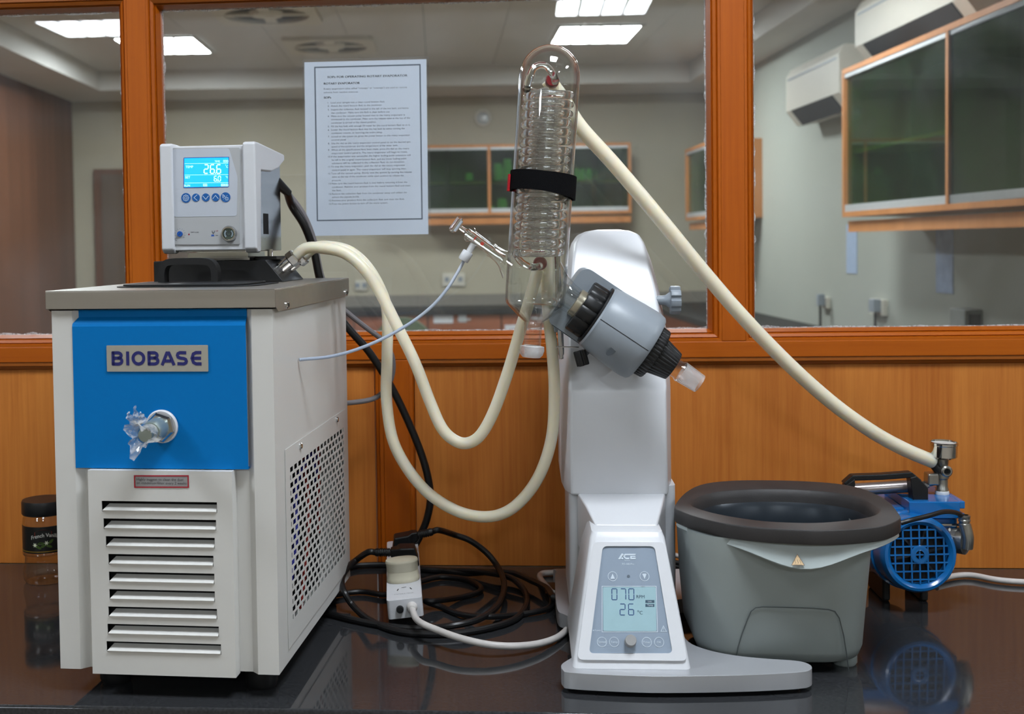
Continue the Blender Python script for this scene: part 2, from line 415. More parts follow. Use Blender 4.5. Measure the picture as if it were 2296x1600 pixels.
# ================================================================== far room frame: X right, D depth from the camera, z up
FRX = Vector((math.cos(YAW), math.sin(YAW), 0)); FRY = Vector((-math.sin(YAW), math.cos(YAW), 0)); CZ = CAMP.z
def FR(x, d, h): return Vector((CAMP.x, CAMP.y, CZ)) + FRX*x + FRY*d + Vector((0,0,h))
def fbox(mb, a, b):
    (x0,d0,h0),(x1,d1,h1) = a, b
    P = [FR(x,d,h) for h in (h0,h1) for x, d in ((x0,d0),(x1,d0),(x1,d1),(x0,d1))]
    return mb.add(P, [(0,3,2,1),(4,5,6,7),(0,1,5,4),(1,2,6,5),(2,3,7,6),(3,0,4,7)])
def fh(px, py, d):
    """height and X of a measured point at depth d in the far room"""
    p = onplane(px, py, FR(0,d,0), FRY)-FR(0,d,0); return p.dot(FRX), p.z

BEIGE = pbr('beige_wall', (176,168,148), .8, var=.03, scale=3)
CEILM = pbr('ceiling_white', (205,202,196), .85, var=.02, scale=5)
BROWNW = wood('brown_wall_panel', (84,50,30), (104,64,42), 'Z', rough=.6, fine=20, coat=0)
FLOORM = pbr('floor_tile', (150,140,128), .4, var=.06, scale=4)
FRAMEW = wood('cabinet_oak', (176,112,58), (196,130,74), 'Z', rough=.5, fine=40, coat=0)
GREENG = thin_glass('green_glass', (.42,.66,.36), 1.5, haze=.04, hcol=(.12,.24,.14))
CABIN = pbr('cabinet_back', (84,80,70), .7, var=.1)
ALU = pbr('aluminium_track', (190,192,192), .4, .3)
ACW = pbr('ac_plastic', (206,200,186), .5, var=.02)
TUBM = pbr('pale_tub', (225,240,228), .5, var=.03)
LIGHT0 = glow('lamp_diffuser_near', (238,246,255), NEAR_LAMP)
LIGHT1 = glow('lamp_diffuser', (236,246,255), FRONT_LAMP)
LIGHT2 = glow('lamp_diffuser_far', (240,248,255), FAR_LAMP)
REDB = wood('red_brown_front', (128,74,50), (146,88,60), 'X', rough=.5, fine=30, coat=0)

# ------------------------------------------------------------------ front room shell
fl = MB().box((-4.6,-7.2,-.9),(5.0,.05,-.88)); obj('floor', fl, FLOORM, kind='structure', smooth=False)
cl = MB().box((-4.6,-7.2,1.95),(5.0,.0,1.99)); obj('ceiling', cl, CEILM, kind='structure', smooth=False)
obj('wall_left', MB().box((-4.65,-7.2,-.9),(-4.6,0,1.95)), BEIGE, kind='structure', smooth=False)
obj('wall_right', MB().box((5.0,-7.2,-.9),(5.05,0,1.95)), BEIGE, kind='structure', smooth=False)
obj('wall_front', MB().box((-4.6,-7.25,-.9),(5.0,-7.2,1.95)), BEIGE, kind='structure', smooth=False)
def ceiling_light(c, sx, sy, mat, label, far=False):
    if far:
        x, d, h = c; F = lambda u, v, k: FR(x+u, d+v, h+k); r = thing('ceiling_light', label, 'light', FR(x,d,h), YAW, 'recessed ceiling lights')
    else:
        F = lambda u, v, k: Vector(c)+Vector((u,v,k)); r = thing('ceiling_light', label, 'light', c, 0, 'recessed ceiling lights')
    m = MB()
    for a, b in (((-sx,-sy),(sx,-sy+.03)),((-sx,sy-.03),(sx,sy)),((-sx,-sy+.03),(-sx+.03,sy-.03)),((sx-.03,-sy+.03),(sx,sy-.03))):
        P = [F(u,v,k) for k in (-.014,-.001) for u, v in ((a[0],a[1]),(b[0],a[1]),(b[0],b[1]),(a[0],b[1]))]
        m.add(P, [(0,3,2,1),(4,5,6,7),(0,1,5,4),(1,2,6,5),(2,3,7,6),(3,0,4,7)])
    obj('frame', m, CEILM, r, smooth=False)
    P = [F(u,v,k) for k in (-.010,-.003) for u, v in ((-sx+.03,-sy+.03),(sx-.03,-sy+.03),(sx-.03,sy-.03),(-sx+.03,sy-.03))]
    obj('diffuser', MB().add(P, [(0,3,2,1),(4,5,6,7),(0,1,5,4),(1,2,6,5),(2,3,7,6),(3,0,4,7)]), mat, r, smooth=False)
    m = MB()
    for k in (-.45,0,.45):
        P = [F(u+k*sx,v,q) for q in (-.013,-.0095) for u, v in ((-.008,-sy+.03),(.008,-sy+.03),(.008,sy-.03),(-.008,sy-.03))]
        m.add(P, [(0,3,2,1),(4,5,6,7),(0,1,5,4),(1,2,6,5),(2,3,7,6),(3,0,4,7)])
    obj('louvre', m, CEILM, r, smooth=False)
ceiling_light((.35,-1.15,1.95), .3, .3, LIGHT0, 'ceiling light of the front room straight above the evaporator')
ceiling_light((2.65,-1.15,1.95), .3, .3, LIGHT0, 'extra ceiling light added to the front room beyond the right end of the bench')  # out of view, added for more light from the right
ceiling_light((-1.95,-1.15,1.95), .3, .3, LIGHT0, 'ceiling light of the front room beyond the left end of the bench')
ceiling_light((.46,-5.15,1.95), .3, .3, LIGHT1, 'ceiling light of the front room mirrored at the top of the middle pane')
ceiling_light((3.5,-5.2,1.95), .3, .3, LIGHT1, 'fill light added to the front room ceiling near its right wall')  # unseen fill lamp, added to light the bench from the right
ceiling_light((-2.72,-5.4,1.95), .3, .3, LIGHT1, 'ceiling light of the front room mirrored in the left pane')

# ------------------------------------------------------------------ partition: wall_back and three windows
ZS, ZR, ZG, ZT = .354, .381, .399, .960        # rail underside, rail top, glass foot, glass head
YF, YG = -.012, .020                            # face of the frame, plane of the glass
X0, X1 = -1.75, 1.75
XP = [(-.678,-.644), (.320,.359)]               # the two posts
wb = thing('wall_back', 'varnished wood partition with laminate panels below a glazed upper part', None, (0,0,0), 0, None, 'structure')
obj('panel', MB().box((X0,0,0),(-.264,.02,.345)), PANEL, wb, bevel=.001)
obj('panel', MB().box((-.195,0,0),(X1,.02,.345)), PANEL, wb, bevel=.001)
obj('stile', MB().box((-.248,YF,0),(-.203,.03,ZS)), ORANGEV, wb, bevel=.002)
def bead(name, p0, p1, inw, prof, mat, parent, m0=1, m1=1):
    """moulding from p0 to p1 (x,z); prof = (offset along inw, y); mitred ends"""
    p0 = Vector((p0[0],0,p0[1])); p1 = Vector((p1[0],0,p1[1])); t = (p1-p0).normalized(); q = Vector((inw[0],0,inw[1]))
    A = [p0+q*d+t*(d*m0)+Vector((0,y,0)) for d, y in prof]; B = [p1+q*d-t*(d*m1)+Vector((0,y,0)) for d, y in prof]
    m = MB().loft([A,B]); return obj(name, m, mat, parent, smooth=False)
PROF = [(0,.026),(0,YF+.001),(.004,YF+.001),(.0055,YF+.005),(.007,YF+.003),(.0115,YF+.006),(.013,YF+.011),(.0145,YF+.009),(.019,.012),(.0195,.026)]
PROF2 = [(0,.012),(0,YF+.002),(.006,YF+.002),(.0075,YF+.006),(.012,YF+.008),(.0145,.001),(.0145,.012)]
bead('moulding', (-.203,ZS), (X1,ZS), (0,-1), PROF2, SHADEW, wb, 1, 0)
bead('moulding', (X0,ZS), (-.248,ZS), (0,-1), PROF2, SHADEW, wb, 0, 1)
bead('moulding', (-.248,0), (-.248,ZS), (-1,0), PROF2, ORANGEV, wb, 0, 1)
bead('moulding', (-.203,0), (-.203,ZS), (1,0), [(0,.012),(0,YF+.002),(.005,YF+.003),(.007,.001),(.007,.012)], ORANGEV, wb, 0, 1)
obj('rail', MB().box((X0,YF,ZS),(X1,.034,ZR)), ORANGE, wb, bevel=.0015)
obj('rail', MB().box((X0,YF,ZT+.018),(X1,.034,ZT+.11)), ORANGE, wb, bevel=.0015)
for a, b in XP: obj('post', MB().box((a,YF,ZR),(b,.034,ZT+.018)), ORANGEV, wb, bevel=.0015)
obj('upper_panel', MB().box((X0-2.9,0,ZT+.11),(X1+3.3,.04,1.95)), BEIGE, wb, smooth=False)
obj('lower_panel', MB().box((X0,.01,-.9),(X1,.04,-.001)), BEIGE, wb, smooth=False)
obj('side_panel', MB().box((X0-2.9,0,-.9),(X0,.04,ZT+.11)), BEIGE, wb, smooth=False)
obj('side_panel', MB().box((X1,0,-.9),(X1+3.3,.04,ZT+.11)), BEIGE, wb, smooth=False)
SEAL = thin_glass('glass_sealant', (.95,.95,.95), 1.45, .2, haze=.4, hcol=(.8,.82,.84), hscale=120)
WINX = [(X0,XP[0][0]), (XP[0][1],XP[1][0]), (XP[1][1],X1)]
for i, (a, b) in enumerate(WINX):
    wr = thing('window_%d' % (i+1), ['left pane of the glazed wood partition','wide middle pane of the glazed wood partition','right pane of the glazed wood partition'][i], None, (0,0,0), 0, None, 'structure')
    obj('pane', MB().box((a+.004,YG,ZR+.004),(b-.004,YG+.005,ZT+.014)), PANE, wr, smooth=False)
    e0, e1, f0, f1 = a+.0195, b-.0195, ZR+.0195, ZT-.0015
    for p_, q_, n_ in (((e0,f0),(e1,f0),(0,1)),((e0,f1),(e1,f1),(0,-1)),((e0,f0),(e0,f1),(1,0)),((e1,f0),(e1,f1),(-1,0))):
        K_ = 60; m = MB(); S_ = []
        for k in range(K_+1):
            t_ = k/K_; x_ = p_[0]+(q_[0]-p_[0])*t_; z_ = p_[1]+(q_[1]-p_[1])*t_; wd = .0012+.0035*random.random()**3
            S_.append([(x_-n_[0]*.002,YG-.0004,z_-n_[1]*.002),(x_+n_[0]*wd,YG-.0004,z_+n_[1]*wd),(x_+n_[0]*wd,YG-.0001,z_+n_[1]*wd),(x_-n_[0]*.002,YG-.0001,z_-n_[1]*.002)])
        obj('sealant', m.loft(S_), SEAL, wr, smooth=False)
    bead('bead', (a,ZR), (b,ZR), (0,1), PROF, ORANGE, wr)
    bead('bead', (a,ZT+.018), (b,ZT+.018), (0,-1), PROF, SHADEW, wr)
    bead('bead', (a,ZR), (a,ZT+.018), (1,0), PROF, ORANGEV, wr)
    bead('bead', (b,ZR), (b,ZT+.018), (-1,0), PROF, ORANGEV, wr)

# ------------------------------------------------------------------ the bench
ct = thing('lab_bench', 'black polished granite bench top carrying all the apparatus', 'bench', (0,-.32,-.9))
obj('worktop', MB().box((-1.75,-.642,-.03),(1.75,-.0005,0)), GRANITE, ct, bevel=.004, seg=3)
obj('base', MB().box((-1.7,-.60,-.8795),(1.7,-.01,-.031)), FRAMEW, ct, smooth=False)

# ================================================================== the room behind the glass
HC, HB = 1.46, 1.30     # ceiling and bulkhead above eye level
DB = 10.7; XL = -3.22; XR = 2.38; HF = -(CZ+.9)
obj('wall_far', fbox(MB(), (XL-.1,DB,HF),(XR+.1,DB+.06,HC+.1)), BEIGE, kind='structure', smooth=False)
wl = thing('wall_far_left', 'brown wood panelled side wall of the room behind the glass', None, (0,0,0), 0, None, 'structure')
for k in range(8):
    d = 2.6+k*1.01; obj('panel', fbox(MB(), (XL-.05,d+.004,HF),(XL,d+1.006,HB)), BROWNW, wl, smooth=False)
obj('backing', fbox(MB(), (XL-.1,2.3,HF),(XL-.04,DB,HC)), DARK, wl, smooth=False)
obj('wall_far_right', fbox(MB(), (XR,2.2,HF),(XR+.06,DB,HC)), pbr('white_wall', (160,162,152), .75, var=.02, scale=3), kind='structure', smooth=False)
obj('floor_far', fbox(MB(), (XL,2.2,HF-.02),(XR,DB,HF)), FLOORM, kind='structure', smooth=False)
cf = thing('ceiling_far', 'suspended tile ceiling of the room behind the glass', None, (0,0,0), 0, None, 'structure')
obj('slab', fbox(MB(), (XL-.1,2.2,HC+.02),(XR+.1,DB,HC+.06)), DARK, cf, smooth=False)
for a, b in (((XL,9.95,HB),(XR,DB,HC+.015)),((XL,2.3,HB),(XL+.45,9.95,HC+.015)),((XR-.3,2.3,HB),(XR,9.95,HC+.015))):
    obj('bulkhead', fbox(MB(), a, b), CEILM, cf, smooth=False)
TX0, TD0, TW = XL+.45, 2.75, .6
LIT = {(1.115,8.5),(-1.95,8.7),(1.115,5.5),(-1.95,5.5)}
CASS = [(-.76,8.78),(-1.05,7.55)]
tile0 = None
for i in range(9):
    for j in range(12):
        x = TX0+i*.5386+.2693; d = TD0+j*.6+.3
        if any(abs(x-a) < .5693 and abs(d-b) < .62 for a, b in list(LIT)+CASS): hole = True
        else: hole = False
        if tile0 is None:
            tile0 = obj('tile', fbox(MB(), (TX0+.002,TD0+.002,HC),(TX0+.5366,TD0+.598,HC+.014)), CEILM, cf, smooth=False); continue
        t = clone(tile0, cf); v = FRX*(i*.5386)+FRY*(j*.6); t.location = v
tl = [(1.115,8.5,'bright ceiling light beyond the glass above the condenser'),(-1.95,8.7,'bright ceiling light beyond the glass beside the left post')]
for x, d, lb in tl: ceiling_light((x,d,HC-.002), .30, .36, LIGHT2, lb, True)
ceiling_light((1.115,5.5,HC-.002), .30, .30, LIGHT2, 'unseen ceiling light added to the far room over the right aisle', True)  # out of view, added to brighten the far room
ceiling_light((-1.95,5.5,HC-.002), .30, .30, LIGHT2, 'unseen ceiling light added to the far room over the left aisle', True)  # second unseen lamp added for the far room's brightness
def cassette(x, d, s, label):
    r = thing('ceiling_cassette', label, 'air conditioner', FR(x,d,HC), YAW, 'ceiling cassettes behind the glass')
    M = lambda u, v, k: FR(x+u, d+v, HC-k)
    m = MB(); m.prism(rrect(-s,-s,s,s,.04), lambda u,v,k: M(u,-v,k), .001, .03, [list(reversed(arc(0,0,s*.82,0,360,28)[:-1]))]); obj('panel', m, ACW, r, smooth=False)
    m = MB(); m.revolve([(0,.002),(s*.82,.002),(s*.82,.008),(0,.008)], FR(x,d,HC), (0,0,-1), 28); obj('recess', m, DARK, r)
    for a in range(4):
        c, n = math.cos(a*math.pi/2), math.sin(a*math.pi/2)
        q = [(s*.2,-.035),(s*.8,-.035),(s*.8,.035),(s*.2,.035)]
        obj('blade', MB().prism([(u*c-v*n, u*n+v*c) for u, v in q], M, .01, .024), ACW, r, smooth=False)
    m = MB(); m.revolve([(0,.008),(s*.36,.008),(s*.3,.03),(0,.03)], FR(x,d,HC), (0,0,-1), 24); obj('grille', m, ACW, r)
cassette(-.76, 8.78, .32, 'round-vent ceiling cassette beyond the glass just above the instruction sheet')
cassette(-1.05, 7.55, .32, 'ceiling cassette beyond the glass cut by the top edge of the picture')

# door and back wall furniture
x0, h1 = fh(213,380,DB); x1, _ = fh(300,380,DB)
dr = thing('door_1', 'brown flush door in the back wall behind the glass', None, (0,0,0), 0, None, 'structure')
obj('frame', fbox(MB(), (x0,DB-.05,HF),(x1+.55,DB,h1)), BROWNW, dr, smooth=False)
obj('leaf', fbox(MB(), (x0+.07,DB-.062,HF),(x1+.48,DB-.05,h1-.05)), pbr('door_brown', (84,66,52), .6, var=.06, stretch=(1,1,.1)), dr, smooth=False)
def cabinet(name, label, A, B, axis, divs, shelf, splits=()):
    """wall cabinet; A,B opposite corners in far-room coordinates; axis 'x' runs across, 'd' runs along the side wall (front faces -x)"""
    (ax,ad,ah),(bx,bd,bh) = A, B
    r = thing(name, label, 'cabinet', FR((ax+bx)/2,(ad+bd)/2,ah), YAW)
    T = .025
    if axis == 'x':
        bxs = lambda m, u0, u1, h0, h1, f0, f1: fbox(m, (u0,ad+f0,h0),(u1,ad+f1,h1)); U0, U1, DP = ax, bx, bd-ad
    else:
        bxs = lambda m, u0, u1, h0, h1, f0, f1: fbox(m, (ax+f0,u0,h0),(ax+f1,u1,h1)); U0, U1, DP = ad, bd, bx-ax
    m = MB(); bxs(m,U0,U1,ah,ah+T,0,DP); bxs(m,U0,U1,bh-T,bh,0,DP); bxs(m,U0,U0+T,ah+T,bh-T,0,DP); bxs(m,U1-T,U1,ah+T,bh-T,0,DP)
    obj('carcass', m, FRAMEW, r, smooth=False)
    obj('back_panel', bxs(MB(),U0+T,U1-T,ah+T,bh-T,DP-.012,DP), CABIN, r, smooth=False)
    for k in divs: obj('divider', bxs(MB(),k-T/2,k+T/2,ah+T,bh-T,-.002,DP-.012), FRAMEW, r, smooth=False)
    obj('shelf', bxs(MB(),U0+T,U1-T,shelf,shelf+.018,.05,DP-.012), FRAMEW, r, smooth=False)
    obj('bottom_rail', bxs(MB(),U0+.01,U1-.0,ah-.075,ah-.02,.03,.06), FRAMEW, r, smooth=False)
    E_ = [U0+T]+[q for k in divs for q in (k-T/2,k+T/2)]+[U1-T]
    for q in range(0,len(E_),2):
        u0, u1 = E_[q], E_[q+1]
        for h0, h1 in ((ah+T,ah+T+.035),(bh-T-.02,bh-T)): obj('track', bxs(MB(),u0,u1,h0,h1,.004,.03), ALU, r, smooth=False)
        um = (u0+u1)/2
        obj('pane', bxs(MB(),u0,um+.02,ah+T+.03,bh-T-.015,.010,.015), GREENG, r, smooth=False)
        obj('pane', bxs(MB(),um-.02,u1,ah+T+.03,bh-T-.015,.020,.025), GREENG, r, smooth=False)
    return r
dA = 10.33
xa, ht = fh(905,326,dA); xb, hb = fh(1416,478,dA); xd, _ = fh(1097,400,dA); xd2, _ = fh(1255,400,dA)
sh = fh(1100,405,dA)[1]
cabinet('wall_cabinet', 'wood framed cabinet with dark green glass behind the condenser on the far wall', (xa,dA,hb),(xb,DB,ht), 'x', [xd,xd2], sh-.02)
cabinet('wall_cabinet', 'large wood framed cabinet with green sliding glass over the right pane', (2.03,3.0,.105),(XR,6.06,.84), 'd', [4.81,3.6], .42)
cabinet('wall_cabinet', 'narrow green glass cabinet seen edge-on beside the right post', (2.03,8.85,.16),(XR,9.9,.74), 'd', [], .42)
def tub(px, py0, py1, wpx, label):
    """pale round container standing in the far cabinet"""
    dd = 10.50; x, h0 = fh(px,py1,dd); _, h1 = fh(px,py0,dd); r = wpx/2/FPX*dd
    t = thing('tub', label, 'tub', FR(x,dd,h0), YAW, 'tubs behind green glass'); H = h1-h0; o = FR(x,dd,h0)
    obj('body', MB().revolve([(0,0),(r*.9,0),(r,H*.08),(r,H*.7),(0,H*.7)], o, (0,0,1), 16), TUBM, t)
    obj('lid', MB().revolve([(0,H*.7),(r*.85,H*.7),(r*.85,H*.95),(r*.7,H),(0,H)], o, (0,0,1), 16), TUBM, t)
s0 = fh(1100,402,10.5)
tub(1116,366,404,22,'left tub of the upper shelf pair behind green glass'); tub(1138,356,404,22,'taller tub of the upper shelf pair behind green glass')
tub(1052,388,404,18,'lone small tub on the upper shelf of the left green bay')
tub(1126,445,470,24,'tub on the lower shelf behind green glass'); tub(1104,462,470,12,'tiny tub low beside the cabinet divider')
for k, px in enumerate((1293,1306,1320,1333)): tub(px,378,404,13,['first','second','third','last'][k]+' of four small tubs in the right green bay')
# wall clock-like vent, sockets, backsplash, far bench
x, h = fh(1083,265,DB); o = FR(x,DB-.001,h); v = thing('wall_vent', 'small round grey vent on the far wall left of the condenser', 'vent', o, YAW)
obj('rim', MB().revolve([(.072,0),(.076,.02),(.066,.03),(.058,.03),(.056,.0)], o, -FRY, 24, closed=True), ACW, v)
obj('hub', MB().revolve([(0,0),(.055,0),(.05,.012),(.02,.022),(0,.024)], o, -FRY, 20), ALU, v)
def socket(px0, py0, px1, py1, dd, label):
    a, h1 = fh(px0,py0,dd); b, h0 = fh(px1,py1,dd)
    r = thing('wall_socket', label, 'socket', FR((a+b)/2,dd,h0), YAW, 'wall sockets behind the glass')
    obj('plate', fbox(MB(), (a,dd-.02,h0),(b,dd-.0005,h1)), ACW, r, smooth=False)
    m = (a+b)/2; hm = (h0+h1)/2
    for q in (-.3,.3): obj('outlet', fbox(MB(), (m+q*(b-a)-.018,dd-.024,hm-.02),(m+q*(b-a)+.018,dd-.02,hm+.02)), GREYP, r, smooth=False)
socket(992,612,1042,640,DB,'grey double socket on the far wall behind the thin blue tube'); socket(797,628,822,650,DB,'grey socket on the far wall beside the coolant hoses')
fb = thing('far_bench', 'dark topped bench with red-brown fronts along the far wall', 'bench', FR(-.4,10.35,HF), YAW)
zb = -CZ
obj('worktop', fbox(MB(), (-2.6,10.02,zb-.04),(XR,DB-.0005,zb)), DARK, fb, smooth=False)
obj('backsplash', fbox(MB(), (-2.6,DB-.03,zb),(XR,DB-.0006,zb+.10)), pbr('grey_splash', (128,122,112), .6), fb, smooth=False)
obj('carcass', fbox(MB(), (-2.58,10.07,HF),(XR-.01,DB-.001,zb-.041)), DARK, fb, smooth=False)
for k in range(8):
    a = -2.57+k*.617; d_ = obj('door', fbox(MB(), (a+.006,10.05,HF+.1),(a+.611,10.07,zb-.05)), REDB, fb, smooth=False)
    obj('handle', fbox(MB(), (a+.25,10.038,zb-.09),(a+.36,10.05,zb-.078)), ALU, d_, smooth=False)
def notice(px0, py0, px1, py1, dd, label, m):
    a, h1 = fh(px0,py0,dd); b, h0 = fh(px1,py1,dd); obj('notice', fbox(MB(), (a,dd-.004,h0),(b,dd-.0006,h1)), m, label=label, cat='notice', smooth=False, group='notices in the far room')
PAPERF = pbr('notice_paper', (190,192,196), .8, var=.04)
notice(972,707,1016,724,10.05,'white notice on the far bench front under the thin tube',PAPERF); notice(1028,706,1046,722,10.05,'narrow white notice on the far bench front',PAPERF)
notice(1132,728,1168,746,10.05,'grey notice low on the far bench front by the condenser foot',PAPERF)
# green chair back seen over the sill
c0 = FR(*(fh(903,760,6.5)[0],6.5,0)); ch = thing('chair', 'dull green rounded chair back just above the sill behind the hoses', 'chair', FR(fh(903,760,6.5)[0],6.5,HF), YAW)
cx_ = fh(903,760,6.5)[0]; hh = fh(903,712,6.5)[1]; GRN = pbr('green_fabric', (96,112,84), .8, var=.1)
m = MB(); S = [FR(cx_+u,6.5,hh-.17+v_) for u, v_ in [(.17*math.cos(RAD(a)),.17*math.sin(RAD(a))) for a in range(0,181,12)]]; S2 = [p+FRY*.05 for p in S]
m.loft([S,S2]); obj('backrest', m, GRN, ch)
obj('seat', fbox(MB(), (cx_-.2,6.2,HF+.46),(cx_+.2,6.55,HF+.52)), GRN, ch, bevel=.02)
obj('post', fbox(MB(), (cx_-.02,6.51,HF+.5),(cx_+.02,6.54,hh-.165)), BLACKP, ch, smooth=False)
for u, v_ in ((-.17,6.22),(.17,6.22),(.17,6.52),(-.17,6.52)): obj('leg', fbox(MB(), (cx_+u-.012,v_-.012,HF),(cx_+u+.012,v_+.012,HF+.465)), BLACKP, ch, smooth=False)
# right wall: two air conditioners, notices, sockets, side bench
def split_ac(d0, d1, h0, h1, label):
    r = thing('wall_air_conditioner', label, 'air conditioner', FR(XR,(d0+d1)/2,h0), YAW, 'split air conditioners on the right wall')
    P = [(XR-.001,h0+.02),(XR-.001,h1),(XR-.17,h1),(XR-.2,h1-.05),(XR-.2,h0+.09),(XR-.13,h0)]
    m = MB().loft([[FR(x,d0,h) for x, h in P],[FR(x,d1,h) for x, h in P]]); obj('body', m, ACW, r, smooth=False)
    q = [(XR-.204,h0+.085),(XR-.134,h0-.004),(XR-.128,h0+.002),(XR-.198,h0+.09)]
    obj('outlet', MB().loft([[FR(x,d0+.12,h) for x, h in q],[FR(x,d1-.12,h) for x, h in q]]), DARK, r, smooth=False)
    obj('panel_line', fbox(MB(), (XR-.203,d0+.04,h1-.075),(XR-.199,d1-.04,h1-.065)), GREYP, r, smooth=False)
split_ac(6.55,7.55,.70,1.05,'white split air conditioner with dark outlet left of the green cabinet'); split_ac(5.0,6.3,.90,1.22,'white split air conditioner above the large green cabinet')
def side_notice(px0, py0, px1, py1, label, m):
    d0 = XR*FPX/(px0-PPX); d1 = XR*FPX/(px1-PPX); h1 = fh(px0,py0,d0)[1]; h0 = fh(px0,py1,d0)[1]
    obj('notice', fbox(MB(), (XR-.004,d1,h0),(XR-.0005,d0,h1)), m, label=label, cat='notice', smooth=False, group='notices in the far room')
BLUEP = pbr('bluish_paper', (160,176,200), .8, var=.05)
side_notice(1900,503,1923,612,'pale blue notice on the right wall under the cabinet corner',BLUEP); side_notice(2101,510,2139,655,'greyer blue notice on the right wall under the big cabinet',pbr('bluish_paper_b', (150,164,190), .8, var=.2, scale=14))
def side_box(px0, py0, px1, py1, name, label, cat):
    d0 = XR*FPX/(px0-PPX); d1 = XR*FPX/(px1-PPX); h1 = fh(px0,py0,d0)[1]; h0 = fh(px0,py1,d0)[1]
    r = thing(name, label, cat, FR(XR,(d0+d1)/2,h0), YAW)
    obj('plate', fbox(MB(), (XR-.03,d1,h0),(XR-.0005,d0,h1)), ACW, r, bevel=.004); obj('plug', fbox(MB(), (XR-.07,d1+.02,h0+.02),(XR-.03,(d0+d1)/2,h0+.09)), GREYP, r, bevel=.004)
    obj('cord', MB().tube([FR(XR-.05,d1+.05,h0+.03),FR(XR-.05,d1+.05,h0-.12),FR(XR-.04,d1+.06,h0-.3)],.008,6), CABLE, r)
side_box(1962,668,1992,704,'wall_socket','beige socket box with a plugged-in lead on the right wall','socket'); side_box(1848,664,1864,690,'wall_socket','small beige socket with a black plug near the wall corner','socket')
sb = thing('side_bench', 'dark topped bench along the right wall behind the glass', 'bench', FR(2.08,6.3,HF), YAW)
obj('worktop', fbox(MB(), (1.78,2.6,zb-.04),(XR-.0005,10.01,zb)), DARK, sb, smooth=False); obj('carcass', fbox(MB(), (1.82,2.7,HF),(XR-.001,10.0,zb-.041)), REDB, sb, smooth=False)
dq = 5.35; a, hq = fh(2145,692,dq); b_, _ = fh(2208,692,dq)
eq = thing('bench_instrument', 'grey box instrument standing at the sill in the right pane', 'instrument', FR((a+b_)/2,dq,zb), YAW)
obj('body', fbox(MB(), (a,dq-.08,zb),(b_,dq+.08,hq)), pbr('instrument_grey', (120,122,118), .5, var=.1), eq, bevel=.008); obj('front', fbox(MB(), (a+.02,dq-.084,zb+.03),(a+.07,dq-.08,hq-.02)), DARK, eq, smooth=False); obj('knob', MB().cyl(FR(b_-.03,dq-.08,zb+.06),FR(b_-.03,dq-.1,zb+.06),.012), BLACKP, eq)
# ================================================================== refrigerated circulator (local frame: x right, y back, z up)
CO, CRZ = Vector((-.434,-.386,0)), RAD(-2.9)
CHM = Matrix.Translation(CO) @ Matrix.Rotation(CRZ, 4, 'Z'); CHI = CHM.inverted(); CH3 = CHI.to_3x3()
def chit(px, py, ax, v):
    o = CHI @ CAMP; d = CH3 @ ray(px, py); return o + d*((v-o[ax])/d[ax])
rc = thing('refrigerated_circulator', 'white and blue refrigerated circulator with steel top at the left of the bench', 'circulator', CO, CRZ)
P_ = lambda n, m, mat, par=rc, **k: obj(n, m, mat, par, local=True, **k)
YF0 = -.2185
# casing: four walls and floor, so that the louvres and the side grille look into it
m = MB()
XY = lambda u, v, d: (u, v, d)
pl = [(-.139,.2185),(-.139,-.2185),(-.113,-.2185),(-.104,-.2095),(.104,-.2095),(.113,-.2185),(.139,-.2185),(.139,-.2165),(.137,-.2165),(.112,-.2165),(.103,-.2075),(-.103,-.2075),(-.112,-.2165),(-.137,-.2165),(-.137,.2165),(.137,.2165),(.139,.2165),(.139,.2185)]
m.prism(list(reversed(pl)) if False else pl, XY, .03, .474)
# right wall with the grille opening
YZ = lambda x0: (lambda u, v, d: (x0+d, u, v))
m.prism([(-.2165,.03),(.2165,.03),(.2165,.474),(-.2165,.474)], YZ(.137), 0, .002, [[(-.155,.068),(-.155,.275),(.186,.275),(.186,.068)]])
m.box((-.1365,-.207,.031),(.1365,.216,.034)).box((-.1365,-.207,.30),(.1365,.216,.304))
P_('casing', m, WHITE, smooth=False)
# inside seen through the grilles
m = MB().box((-.09,-.12,.035),(.06,.12,.2)); cc = P_('compressor', m, DARK, bevel=.02)
m = MB()
for k in range(16): m.box((.085,-.13+k*.019,.04),(.105,-.128+k*.019,.28))
P_('condenser_fin', m, pbr('fin_metal', (26,28,30), .5, .2))
m = MB().tube(crom([(.115,-.1,.06),(.12,-.05,.15),(.11,.0,.22),(.12,.06,.25),(.11,.12,.2)],6),.0035,8); P_('blue_wire', m, pbr('wire_blue', (20,30,150), .5))
m = MB().tube(crom([(.118,-.02,.05),(.122,.02,.17),(.112,.04,.25),(.12,.09,.265),(.11,.13,.12)],6),.003,8); P_('red_wire', m, pbr('wire_red', (150,30,20), .5))
# feet
for x, y in ((-.085,-.175),(.105,-.175),(.105,.175),(-.085,.175)):
    P_('foot', MB().revolve([(0,0),(.017,0),(.020,.006),(.021,.031),(0,.031)], (x,y,0), (0,0,1), 24), BLACKR)
# blue front panel, folded back at the top
bl = [(-.2195,.2805),(-.2195,.4545),(-.2185,.4575),(-.2125,.4655),(-.2125,.4745),(-.2105,.4745),(-.2105,.4645),(-.2165,.4565),(-.2175,.4545),(-.2175,.2825),(-.2085,.2825),(-.2085,.2805)]
m = MB().loft([[(-.1125,y,z) for y, z in bl],[(.1055,y,z) for y, z in bl]]); bp = P_('blue_panel', m, BLUE, smooth=False)
FRN = lambda y0: (lambda u, v, d: (u, y0-d, v))
npl = MB().prism(rrect(-.0688,.3993,.0588,.4312,.0008,2), FRN(-.2195), 0, .0012)
nm = obj('name_plate', npl, pbr('plate_silver', (176,172,160), .45, .35, var=.03), bp)
